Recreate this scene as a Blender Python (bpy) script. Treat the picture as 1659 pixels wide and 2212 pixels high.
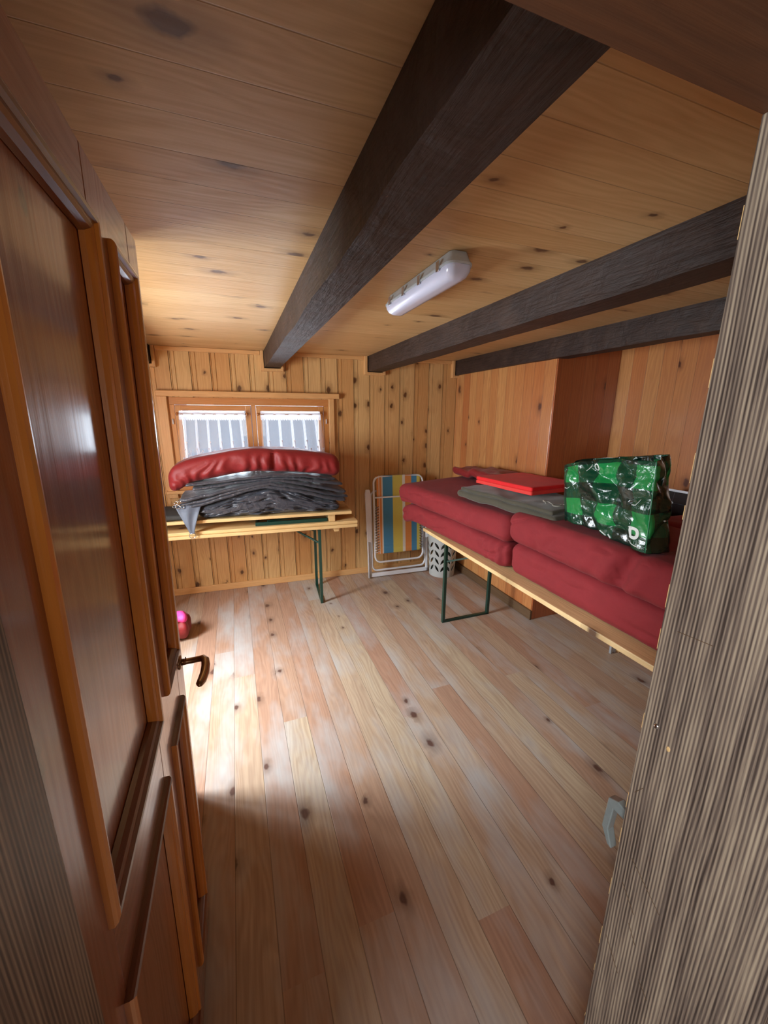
import bpy, bmesh, math, random
from mathutils import Vector, Matrix, noise
random.seed(7)
sc = bpy.context.scene
for o in list(bpy.data.objects): bpy.data.objects.remove(o)
COL = sc.collection
R = math.radians

# ------------------------------------------------------------------ camera, world, lights, exposure
cam = bpy.data.cameras.new('camera'); cam.sensor_fit = 'HORIZONTAL'; cam.sensor_width = 36
cam.lens = 845 / 1659 * 36; cam.clip_start = 0.02
co = bpy.data.objects.new('camera', cam); COL.objects.link(co); sc.camera = co
rt, up, fw = (Vector((0.93637428, -0.35096284, 0.00531917)), Vector((0.08014185, 0.2285245, 0.97023391)), Vector((0.34173161, 0.90807579, -0.24211127)))
co.matrix_world = Matrix(((rt.x, up.x, -fw.x, 0), (rt.y, up.y, -fw.y, 0), (rt.z, up.z, -fw.z, 1.75), (0, 0, 0, 1)))
sc.view_settings.view_transform = 'Standard'; sc.view_settings.look = 'None'
sc.view_settings.gamma = 1; sc.view_settings.use_curve_mapping = False
sc.view_settings.exposure = 1.78

w = bpy.data.worlds.new('world'); sc.world = w; w.use_nodes = True
w.node_tree.nodes['Background'].inputs[0].default_value = (0.42, 0.48, 0.62, 1)
w.node_tree.nodes['Background'].inputs[1].default_value = 0.20

def area(name, loc, direction, sx, sy, power, col):
    l = bpy.data.lights.new(name, 'AREA'); l.shape = 'RECTANGLE'; l.size = sx; l.size_y = sy
    l.energy = power; l.color = col
    o = bpy.data.objects.new(name, l); COL.objects.link(o); o.location = loc
    o.rotation_euler = Vector(direction).to_track_quat('-Z', 'Y').to_euler()
    return o
# daylight outside the side window and outside the gable window
sky_l = area('side_window_daylight', (-1.98, 2.40, 2.20), (1, -0.10, -1.10), 0.9, 0.7, 52, (0.84, 0.93, 1.0)); sky_l.data.spread = R(120)
area('side_window_ground_light', (-1.58, 2.34, 1.40), (1, 0, -0.15), 0.92, 0.95, 35, (0.90, 0.95, 1.0))
area('gable_window_daylight', (0.25, 4.75, 1.45), (0.0, -1.0, 0.10), 1.4, 0.8, 11, (0.80, 0.88, 1.0))
area('landing_daylight', (-0.95, -0.75, 1.75), (1, 0.62, -0.15), 0.6, 0.8, 12.0, (0.90, 0.95, 1.0))
area('landing_lamp', (-0.05, -1.45, 1.6), (-0.05, 1, -0.05), 0.5, 0.7, 1.8, (1.0, 0.86, 0.70))

# ------------------------------------------------------------------ node helpers
class NT:
    def __init__(s, name):
        m = bpy.data.materials.new(name); m.use_nodes = True; s.m = m; s.t = m.node_tree
        s.n = s.t.nodes; s.b = s.n['Principled BSDF']; s.out = s.n['Material Output']
    def link(s, a, b): s.t.links.new(a, b)
    def new(s, typ, **k):
        n = s.n.new(typ)
        for a, v in k.items(): setattr(n, a, v)
        return n
    def setin(s, sock, v):
        if hasattr(v, 'is_output') or isinstance(v, bpy.types.NodeSocket): s.link(v, sock)
        else: sock.default_value = v
    def math(s, op, a, b=0.0, c=0.0):
        n = s.new('ShaderNodeMath', operation=op)
        s.setin(n.inputs[0], a); s.setin(n.inputs[1], b); s.setin(n.inputs[2], c); return n.outputs[0]
    def comb(s, x, y, z):
        n = s.new('ShaderNodeCombineXYZ'); s.setin(n.inputs[0], x); s.setin(n.inputs[1], y); s.setin(n.inputs[2], z); return n.outputs[0]
    def ramp(s, f, stops, interp='LINEAR'):
        n = s.new('ShaderNodeValToRGB'); r = n.color_ramp; r.interpolation = interp
        while len(r.elements) < len(stops): r.elements.new(0.5)
        for e, (p, c) in zip(r.elements, stops):
            e.position = p; e.color = (c, c, c, 1) if isinstance(c, (int, float)) else (*c, 1)
        s.setin(n.inputs[0], f); return n.outputs[0]
    def mix(s, f, a, b, blend='MIX'):
        n = s.new('ShaderNodeMix', data_type='RGBA', blend_type=blend)
        s.setin(n.inputs[0], f)
        for i, v in ((6, a), (7, b)):
            if isinstance(v, tuple): n.inputs[i].default_value = (*v, 1)
            else: s.link(v, n.inputs[i])
        return n.outputs[2]
    def noise(s, vec, scale, detail=3, rough=0.5, dist=0.0):
        n = s.new('ShaderNodeTexNoise'); s.link(vec, n.inputs['Vector'])
        n.inputs['Scale'].default_value = scale; n.inputs['Detail'].default_value = detail
        n.inputs['Roughness'].default_value = rough; n.inputs['Distortion'].default_value = dist
        return n.outputs['Fac']
    def bump(s, h, strength, dist=0.01):
        n = s.new('ShaderNodeBump'); s.link(h, n.inputs['Height'])
        n.inputs['Strength'].default_value = strength; n.inputs['Distance'].default_value = dist
        s.link(n.outputs[0], s.b.inputs['Normal']); return n

def L(r, g, b):
    f = lambda c: (c / 255 / 12.92) if c / 255 <= 0.04045 else ((c / 255 + 0.055) / 1.055) ** 2.4
    return (f(r), f(g), f(b))

def wood(name, ca, cb, dark, ulen, uacr, width=0.14, knots=0.5, knot_size=0.10, rough=0.4, gap=0.003, gapdark=0.55,
         grain=0.5, seed=0.0, coat=0.0, wash=None, vary=1.0, joint=0.0, knotcol=(0.07, 0.022, 0.01), offset=0.0):
    """pine boards: ulen / uacr = 0,1,2 axis of length / across, object coordinates"""
    t = NT(name)
    tc = t.new('ShaderNodeTexCoord'); sep = t.new('ShaderNodeSeparateXYZ'); t.link(tc.outputs['Object'], sep.inputs[0])
    ax = [sep.outputs[i] for i in range(3)]
    u0, v0 = ax[uacr], ax[ulen]; wz = ax[3 - ulen - uacr]
    u = t.math('ADD', u0, 50.0 * width + offset)
    ix = t.math('FLOOR', t.math('DIVIDE', u, width))
    wn = t.new('ShaderNodeTexWhiteNoise', noise_dimensions='1D'); t.setin(wn.inputs['W'], t.math('ADD', ix, seed))
    rnd = wn.outputs['Value']
    v = t.math('ADD', v0, t.math('MULTIPLY', rnd, 9.0))
    if joint:
        ij = t.math('FLOOR', t.math('DIVIDE', t.math('ADD', v, 20.0), joint))
        wn2 = t.new('ShaderNodeTexWhiteNoise', noise_dimensions='1D'); t.setin(wn2.inputs['W'], t.math('ADD', t.math('MULTIPLY', ij, 3.17), t.math('ADD', ix, seed + 0.5)))
        rnd = wn2.outputs['Value']
    zo = t.math('MULTIPLY', rnd, 13.0)
    # fine streaks along the length
    fine = t.noise(t.comb(t.math('MULTIPLY', u, 1.0), t.math('MULTIPLY', v, 0.025), t.math('ADD', zo, wz)), 110, 4, 0.6)
    # growth rings / cathedral figure
    warp = t.noise(t.comb(t.math('MULTIPLY', u, 1.0), t.math('MULTIPLY', v, 0.16), zo), 9, 2, 0.5)
    rings = t.math('SINE', t.math('ADD', t.math('MULTIPLY', u, 260.0), t.math('MULTIPLY', warp, 55.0)))
    rings = t.math('MULTIPLY_ADD', rings, 0.5, 0.5)
    big = t.noise(t.comb(u, t.math('MULTIPLY', v, 0.25), zo), 7, 3, 0.6)
    g = t.math('ADD', t.math('MULTIPLY', fine, 0.75), t.math('ADD', t.math('MULTIPLY', rings, 0.22), t.math('MULTIPLY', big, 0.35)))
    g = t.ramp(g, [(0.40, 0.0), (0.92, 1.0)])
    base = t.mix(t.ramp(rnd, [(0.5 - 0.5 * vary, 0.0), (0.5 + 0.5 * vary, 1.0)]) if vary < 1 else rnd, ca, cb)
    colr = t.mix(t.math('MULTIPLY', g, grain), base, dark)
    if wash:
        wcol, amt, sc_ = wash
        wf = t.noise(t.comb(t.math('MULTIPLY', u, 1.0), t.math('MULTIPLY', v, 0.35), t.math('MULTIPLY', rnd, 3.0)), sc_, 4, 0.6)
        colr = t.mix(t.math('MULTIPLY', t.ramp(wf, [(0.45, 0.0), (0.68, 1.0)]), amt), colr, wcol)
    if knots > 0:
        vo = t.new('ShaderNodeTexVoronoi'); vo.voronoi_dimensions = '2D'
        dn = t.math('MULTIPLY', t.noise(t.comb(u, v, zo), 25, 2), 0.03)
        t.link(t.comb(t.math('DIVIDE', t.math('ADD', u, dn), knot_size * 1.6), t.math('DIVIDE', t.math('ADD', v, dn), knot_size * 2.6), t.math('ADD', ix, 0.5)), vo.inputs['Vector'])
        vo.inputs['Scale'].default_value = 1.0; vo.inputs['Randomness'].default_value = 0.9
        sx = t.new('ShaderNodeSeparateColor'); t.link(vo.outputs['Color'], sx.inputs[0])
        has = t.math('LESS_THAN', sx.outputs[0], knots)
        rad = t.math('MULTIPLY_ADD', sx.outputs[1], 0.13, 0.045)
        k = t.math('DIVIDE', vo.outputs['Distance'], rad)
        core = t.math('MULTIPLY', t.ramp(k, [(0.55, 1.0), (1.0, 0.0)]), has)
        k2 = t.math('DIVIDE', k, 3.0)
        halo = t.math('MULTIPLY', t.ramp(k2, [(0.15, 0.55), (0.9, 0.0)]), has)
        colr = t.mix(halo, colr, tuple(0.45 * a for a in dark))
        colr = t.mix(t.math('MULTIPLY', core, 0.9), colr, knotcol)
    fr = t.math('FRACT', t.math('DIVIDE', u, width))
    edge = t.math('MULTIPLY', t.math('MINIMUM', fr, t.math('SUBTRACT', 1.0, fr)), width)
    if gap > 0:
        ge = t.ramp(t.math('DIVIDE', edge, gap * 2), [(0.25, 1.0), (0.8, 0.0)])
        colr = t.mix(t.math('MULTIPLY', ge, gapdark), colr, tuple(0.12 * a for a in dark))
        hgt = t.math('SUBTRACT', t.math('MULTIPLY', g, -0.12), ge)
    else:
        hgt = t.math('MULTIPLY', g, -0.3)
    t.link(colr, t.b.inputs['Base Color'])
    t.link(t.math('MULTIPLY_ADD', g, 0.12, rough), t.b.inputs['Roughness'])
    if coat: t.b.inputs['Coat Weight'].default_value = coat; t.b.inputs['Coat Roughness'].default_value = 0.12
    und = t.noise(t.comb(u, t.math('MULTIPLY', v, 0.4), zo), 14, 2)
    hgt = t.math('ADD', hgt, t.math('MULTIPLY', und, 0.5))
    t.bump(hgt, 0.35, 0.004)
    return t.m

def plain(name, col, rough=0.5, metal=0.0, nscale=40, namt=0.15, bump=0.0, bdist=0.002, coat=0.0, sheen=0.0, stretch=(1, 1, 1)):
    t = NT(name); tc = t.new('ShaderNodeTexCoord'); mp = t.new('ShaderNodeMapping'); t.link(tc.outputs['Object'], mp.inputs[0]); mp.inputs['Scale'].default_value = stretch
    n = t.noise(mp.outputs[0], nscale, 4, 0.6)
    c = t.mix(n, tuple(a * (1 - namt) for a in col), tuple(min(1, a * (1 + namt)) for a in col))
    t.link(c, t.b.inputs['Base Color']); t.b.inputs['Roughness'].default_value = rough; t.b.inputs['Metallic'].default_value = metal
    if coat: t.b.inputs['Coat Weight'].default_value = coat
    if sheen: t.b.inputs['Sheen Weight'].default_value = sheen; t.b.inputs['Sheen Roughness'].default_value = 0.4
    if bump: t.bump(n, bump, bdist)
    return t.m

M = {}
M['floor'] = wood('floor_boards', L(172, 132, 110), L(188, 168, 142), L(128, 94, 76), 1, 0, 0.135, 0.14, 0.09, 0.36, 0.0014, 0.4, 0.55, 3.0,
                  wash=(L(172, 168, 166), 0.8, 4.0), joint=4.1, knotcol=(0.09, 0.04, 0.03))
M['ceil'] = wood('ceiling_boards', L(220, 184, 132), L(208, 166, 112), L(174, 128, 78), 0, 1, 0.125, 0.24, 0.10, 0.42, 0.0012, 0.35, 0.45, 11.0, vary=0.9, knotcol=(0.12, 0.05, 0.02))
M['gable'] = wood('gable_boards', L(224, 188, 132), L(208, 156, 98), L(176, 120, 66), 2, 0, 0.165, 0.30, 0.085, 0.34, 0.0020, 0.75, 0.5, 5.0, coat=0.2, knotcol=(0.09, 0.03, 0.01))
M['wallr'] = wood('right_wall_boards', L(214, 158, 98), L(190, 112, 62), L(156, 84, 44), 2, 1, 0.118, 0.16, 0.13, 0.30, 0.0013, 0.5, 0.55, 21.0, coat=0.45, knotcol=(0.08, 0.02, 0.01))
M['wallr_shaded'] = wood('right_wall_shaded_boards', L(186, 112, 66), L(170, 90, 48), L(140, 70, 36), 2, 0, 0.118, 0.16, 0.13, 0.30, 0.0013, 0.5, 0.55, 25.0, coat=0.45)  # same wood as the right wall, darkened to carry the shade of this face
M['walll'] = wood('left_wall_boards', L(224, 188, 132), L(208, 156, 98), L(176, 120, 66), 2, 1, 0.165, 0.45, 0.11, 0.36, 0.002, 0.5, 0.45, 5.0, knotcol=(0.09, 0.03, 0.01))
M['trim'] = wood('trim_wood', L(226, 178, 122), L(218, 168, 108), L(190, 132, 78), 0, 2, 3.0, 0.1, 0.12, 0.35, 0, 0, 0.4, 2.0, coat=0.2)
M['trimv'] = wood('trim_wood_upright', L(226, 178, 122), L(218, 168, 108), L(190, 132, 78), 2, 0, 3.0, 0.1, 0.12, 0.35, 0, 0, 0.4, 2.0, coat=0.2)
M['sash'] = wood('sash_wood', L(206, 144, 86), L(198, 134, 76), L(164, 100, 52), 0, 2, 3.0, 0.0, 0.12, 0.32, 0, 0, 0.4, 4.0, coat=0.3)
M['sashv'] = wood('sash_wood_upright', L(214, 156, 94), L(204, 142, 80), L(170, 108, 56), 2, 0, 3.0, 0.0, 0.12, 0.32, 0, 0, 0.4, 4.0, coat=0.3)
M['base_dark'] = wood('old_skirting', L(116, 84, 54), L(100, 74, 48), L(70, 50, 34), 1, 2, 3.0, 0.0, 0.12, 0.6, 0, 0, 0.5, 4.0)
M['door'] = wood('door_pine', L(158, 84, 38), L(150, 78, 34), L(104, 48, 20), 2, 1, 5.0, 0.22, 0.13, 0.30, 0, 0, 0.55, 1.0, coat=0.9, knotcol=(0.03, 0.008, 0.004))
M['doorh'] = wood('door_pine_rail', L(152, 82, 38), L(144, 76, 34), L(100, 46, 20), 1, 2, 5.0, 0.22, 0.13, 0.30, 0, 0, 0.55, 6.0, coat=0.9, knotcol=(0.03, 0.008, 0.004))
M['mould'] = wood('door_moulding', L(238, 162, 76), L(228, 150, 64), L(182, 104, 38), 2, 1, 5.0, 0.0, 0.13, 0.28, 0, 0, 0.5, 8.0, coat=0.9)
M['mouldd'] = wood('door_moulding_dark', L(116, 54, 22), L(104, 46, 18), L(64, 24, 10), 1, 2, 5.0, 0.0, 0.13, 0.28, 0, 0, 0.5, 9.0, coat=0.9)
M['board'] = wood('table_board_wood', L(226, 192, 136), L(214, 176, 118), L(190, 146, 92), 0, 1, 5.0, 0.15, 0.12, 0.42, 0, 0, 0.5, 14.0)
M['boardy'] = wood('table_board_wood_long', L(236, 206, 152), L(226, 190, 134), L(196, 152, 98), 1, 0, 5.0, 0.15, 0.12, 0.42, 0, 0, 0.5, 14.0)
M['lintel'] = wood('lintel_wood', L(116, 74, 46), L(104, 66, 40), L(74, 46, 28), 0, 1, 5.0, 0.25, 0.16, 0.5, 0, 0, 0.6, 15.0)
M['green'] = plain('green_lacquer', L(20, 58, 48), 0.35, 0.0, 60, 0.2, coat=0.3)
M['steel'] = plain('zinc_steel', L(150, 160, 158), 0.38, 0.35, 80, 0.15)
M['bright_steel'] = plain('bright_steel', L(215, 218, 220), 0.2, 1.0, 60, 0.06)
M['bronze'] = plain('bronze_handle', L(158, 128, 100), 0.26, 0.9, 60, 0.2)
M['lockdark'] = plain('lock_case', L(58, 44, 40), 0.4, 0.8, 60, 0.2)
M['white'] = plain('white_enamel', L(226, 228, 234), 0.35, 0.0, 60, 0.04, coat=0.3)
M['plastic'] = plain('grey_plastic', L(190, 196, 200), 0.4, 0, 30, 0.05)
M['basket'] = plain('basket_plastic', L(182, 184, 182), 0.45, 0, 30, 0.05)
M['basket_in'] = plain('basket_inside', L(70, 70, 62), 0.7, 0, 30, 0.15)
M['diffuser'] = plain('milky_diffuser', L(214, 216, 238), 0.22, 0, 20, 0.03, coat=0.3)
M['cord'] = plain('grey_cord', L(158, 152, 140), 0.8, 0, 300, 0.2)
M['brass'] = plain('wooden_finial', L(170, 104, 46), 0.3, 0, 60, 0.15, coat=0.3)
M['alu'] = plain('aluminium', L(196, 200, 206), 0.35, 0.7, 60, 0.05)
M['rug'] = plain('dark_wool', L(58, 56, 54), 0.9, 0, 180, 0.5, 0.5, 0.003)
M['felt'] = plain('grey_felt', L(82, 77, 64), 0.95, 0, 260, 0.45, 0.5, 0.002, sheen=0.3)
M['lace'] = plain('lace_thread', L(238, 240, 250), 0.8, 0, 100, 0.03)
M['pink'] = plain('pink_cloth', L(240, 70, 150), 0.6, 0, 60, 0.1)
def cells():
    t = NT('black_cells'); tc = t.new('ShaderNodeTexCoord'); sep = t.new('ShaderNodeSeparateXYZ'); t.link(tc.outputs['Object'], sep.inputs[0])
    a = t.math('MULTIPLY', t.math('ABSOLUTE', t.math('SUBTRACT', t.math('FRACT', t.math('DIVIDE', t.math('ADD', sep.outputs[1], 0.62), 0.115)), 0.5)), 0.115)
    b = t.math('MULTIPLY', t.math('ABSOLUTE', t.math('SUBTRACT', t.math('FRACT', t.math('DIVIDE', t.math('ADD', sep.outputs[2], 0.20), 0.110)), 0.5)), 0.110)
    dia = t.math('LESS_THAN', t.math('ADD', a, b), 0.010)
    ln = t.math('LESS_THAN', t.math('MINIMUM', a, b), 0.0011)
    c = t.mix(ln, L(12, 11, 15), L(66, 66, 72)); c = t.mix(dia, c, L(208, 210, 212))
    t.link(c, t.b.inputs['Base Color']); t.b.inputs['Roughness'].default_value = 0.25; return t.m
M['cell'] = cells()

def cloth(name, col, nscale=900, wr=0.25, rough=0.85, sheen=0.08, big=0.012, bs=9, coat=0.0):
    t = NT(name); tc = t.new('ShaderNodeTexCoord'); o = tc.outputs['Object']
    n1 = t.noise(o, nscale * 0.25, 2); n2 = t.noise(o, bs, 3, 0.55, 0.4)
    c = t.mix(n2, tuple(a * 0.86 for a in col), tuple(min(1, a * 1.12) for a in col))
    t.link(c, t.b.inputs['Base Color']); t.b.inputs['Roughness'].default_value = rough
    t.b.inputs['Sheen Weight'].default_value = sheen
    if coat: t.b.inputs['Coat Weight'].default_value = coat; t.b.inputs['Coat Roughness'].default_value = 0.35
    h = t.math('ADD', t.math('MULTIPLY', n1, 0.05), t.math('MULTIPLY', n2, wr)); t.bump(h, 0.6, big)
    return t.m
M['futon'] = cloth('red_futon_cloth', L(136, 32, 38), wr=0.8, sheen=0.03)
M['satin'] = cloth('red_satin_cloth', L(136, 26, 28), rough=0.55, wr=0.5, bs=16, sheen=0.1)
M['tarp'] = cloth('dark_grey_nylon', L(58, 59, 68), rough=0.34, wr=1.6, bs=20, sheen=0.1, coat=0.15)
M['tarpl'] = cloth('grey_webbing', L(92, 98, 112), rough=0.6, wr=0.3, bs=22)
M['redmat'] = cloth('bright_red_foam', L(238, 22, 26), rough=0.7, wr=0.02)
M['redmat2'] = cloth('coral_red_foam', L(240, 60, 52), rough=0.7, wr=0.02)

def laminate():
    t = NT('striped_laminate'); tc = t.new('ShaderNodeTexCoord'); sep = t.new('ShaderNodeSeparateXYZ'); t.link(tc.outputs['Object'], sep.inputs[0])
    y, z = sep.outputs[1], sep.outputs[2]; x = sep.outputs[0]
    y = t.math('ADD', y, t.math('MULTIPLY', x, 0.7))
    warp = t.noise(t.comb(y, t.math('MULTIPLY', z, 0.22), 3.3), 5, 2, 0.5)
    wv = t.math('SINE', t.math('ADD', t.math('MULTIPLY', y, 1150.0), t.math('MULTIPLY', warp, 36.0)))
    a = t.noise(t.comb(y, t.math('MULTIPLY', z, 0.02), 1.0), 330, 3, 0.6)
    b = t.noise(t.comb(y, t.math('MULTIPLY', z, 0.05), 7.0), 46, 2, 0.5)
    f = t.math('ADD', t.math('MULTIPLY', wv, 0.13), t.math('ADD', t.math('MULTIPLY', a, 0.62), t.math('MULTIPLY', b, 0.5)))
    c = t.ramp(f, [(0.36, L(64, 54, 48)), (0.52, L(108, 94, 84)), (0.66, L(146, 130, 112)), (0.80, L(172, 156, 134))])
    t.link(c, t.b.inputs['Base Color']); t.b.inputs['Roughness'].default_value = 0.42
    t.bump(a, 0.15, 0.001); return t.m
M['laminate'] = laminate()

def beam_mat():
    t = NT('smoked_beam'); tc = t.new('ShaderNodeTexCoord'); mp = t.new('ShaderNodeMapping'); t.link(tc.outputs['Object'], mp.inputs[0])
    mp.inputs['Scale'].default_value = (1, 0.10, 1)
    a = t.noise(mp.outputs[0], 60, 5, 0.65); b = t.noise(tc.outputs['Object'], 7, 4, 0.6, 0.5); d = t.noise(tc.outputs['Object'], 45, 3, 0.7)
    c = t.mix(a, L(58, 40, 34), L(30, 21, 19))
    c = t.mix(t.math('MULTIPLY', t.ramp(b, [(0.45, 0.0), (0.75, 1.0)]), 0.6), c, L(78, 58, 48))
    c = t.mix(t.math('MULTIPLY', t.ramp(d, [(0.70, 0.0), (0.76, 1.0)]), 0.35), c, L(120, 92, 76))
    t.link(c, t.b.inputs['Base Color']); t.link(t.math('MULTIPLY_ADD', b, 0.3, 0.42), t.b.inputs['Roughness'])
    t.bump(t.math('ADD', a, t.math('MULTIPLY', b, 2.0)), 0.7, 0.010); return t.m
M['beam'] = beam_mat()

def sheer():
    t = NT('sheer_curtain'); uv = t.new('ShaderNodeUVMap'); sep = t.new('ShaderNodeSeparateXYZ'); t.link(uv.outputs[0], sep.inputs[0])
    u, v = sep.outputs[0], sep.outputs[1]            # u in pleats, v metres below the top
    fr = t.math('ABSOLUTE', t.math('SUBTRACT', t.math('FRACT', u), 0.5))
    strip = t.ramp(fr, [(0.0, 1.0), (0.02, 1.0), (0.04, 0.15), (0.06, 0.75), (0.10, 0.75), (0.115, 0.0)])
    top = t.ramp(v, [(0.0, 1.0), (0.052, 1.0), (0.060, 0.5), (0.085, 0.0)])
    sc_ = t.math('MULTIPLY', t.math('ABSOLUTE', t.math('SINE', t.math('MULTIPLY', u, 15.7))), 0.016)
    band = t.math('LESS_THAN', t.math('SUBTRACT', v, sc_), 0.068)
    d = t.math('MAXIMUM', t.math('MAXIMUM', t.math('MULTIPLY', strip, 0.55), t.math('MULTIPLY', band, 0.55)), t.math('MULTIPLY', top, 0.8))
    wv = t.new('ShaderNodeTexNoise'); t.link(t.comb(t.math('MULTIPLY', u, 60.0), t.math('MULTIPLY', v, 200.0), 0.0), wv.inputs[0]); wv.inputs['Scale'].default_value = 2
    d = t.math('ADD', t.math('ADD', d, 0.13), t.math('MULTIPLY', wv.outputs['Fac'], 0.08))
    tr = t.new('ShaderNodeBsdfTransparent'); tl = t.new('ShaderNodeBsdfTranslucent'); df = t.new('ShaderNodeBsdfDiffuse')
    tl.inputs[0].default_value = (0.86, 0.88, 0.95, 1); df.inputs[0].default_value = (0.86, 0.88, 0.95, 1)
    m1 = t.new('ShaderNodeMixShader'); m1.inputs[0].default_value = 0.45; t.link(tl.outputs[0], m1.inputs[1]); t.link(df.outputs[0], m1.inputs[2])
    m2 = t.new('ShaderNodeMixShader'); t.link(d, m2.inputs[0]); t.link(tr.outputs[0], m2.inputs[1]); t.link(m1.outputs[0], m2.inputs[2])
    t.link(m2.outputs[0], t.out.inputs[0]); return t.m
M['sheer'] = sheer()

def glass():
    t = NT('window_glass'); lw = t.new('ShaderNodeLayerWeight'); fr = t.math('MULTIPLY_ADD', t.math('POWER', lw.outputs['Facing'], 5.0), 0.9, 0.04)
    tr = t.new('ShaderNodeBsdfTransparent'); gl = t.new('ShaderNodeBsdfGlossy'); gl.inputs['Roughness'].default_value = 0.02
    tr.inputs[0].default_value = (0.94, 0.96, 0.96, 1)
    m = t.new('ShaderNodeMixShader'); t.link(fr, m.inputs[0]); t.link(tr.outputs[0], m.inputs[1]); t.link(gl.outputs[0], m.inputs[2])
    t.link(m.outputs[0], t.out.inputs[0]); return t.m
M['glass'] = glass()

def stripes():
    t = NT('deckchair_stripes'); uv = t.new('ShaderNodeUVMap'); sep = t.new('ShaderNodeSeparateXYZ'); t.link(uv.outputs[0], sep.inputs[0])
    O, B, Y, W = L(226, 142, 70), L(60, 138, 184), L(216, 200, 92), L(228, 224, 214)
    c = t.ramp(sep.outputs[0], [(0.0, O), (0.04, W), (0.055, O), (0.105, W), (0.13, B), (0.35, Y), (0.57, W), (0.63, O), (0.775, B), (0.90, Y)], 'CONSTANT')
    n = t.noise(uv.outputs[0], 160, 2)
    c = t.mix(t.math('MULTIPLY', n, 0.25), c, (0.2, 0.16, 0.12))
    t.link(c, t.b.inputs['Base Color']); t.b.inputs['Roughness'].default_value = 0.8; t.bump(n, 0.3, 0.002); return t.m
M['stripes'] = stripes()

def plaid():
    t = NT('green_checked_bag'); uv = t.new('ShaderNodeUVMap'); sep = t.new('ShaderNodeSeparateXYZ'); t.link(uv.outputs[0], sep.inputs[0])
    a = t.math('GREATER_THAN', t.math('FRACT', t.math('DIVIDE', t.math('ADD', sep.outputs[0], 0.075), 0.21)), 0.5)
    b = t.math('GREATER_THAN', t.math('FRACT', t.math('DIVIDE', t.math('ADD', sep.outputs[1], 0.04), 0.21)), 0.5)
    s = t.math('DIVIDE', t.math('ADD', a, b), 2.0)
    c = t.ramp(s, [(0.0, L(8, 36, 28)), (0.3, L(10, 66, 44)), (0.8, L(24, 134, 68))], 'CONSTANT')
    t.link(c, t.b.inputs['Base Color']); t.b.inputs['Roughness'].default_value = 0.22; t.b.inputs['Coat Weight'].default_value = 0.5
    tc = t.new('ShaderNodeTexCoord'); n = t.noise(tc.outputs['Object'], 13, 4, 0.55, 1.0)
    n = t.math('ABSOLUTE', t.math('SUBTRACT', n, 0.5)); t.bump(n, 0.8, 0.012); return t.m
M['plaid'] = plaid()

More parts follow.
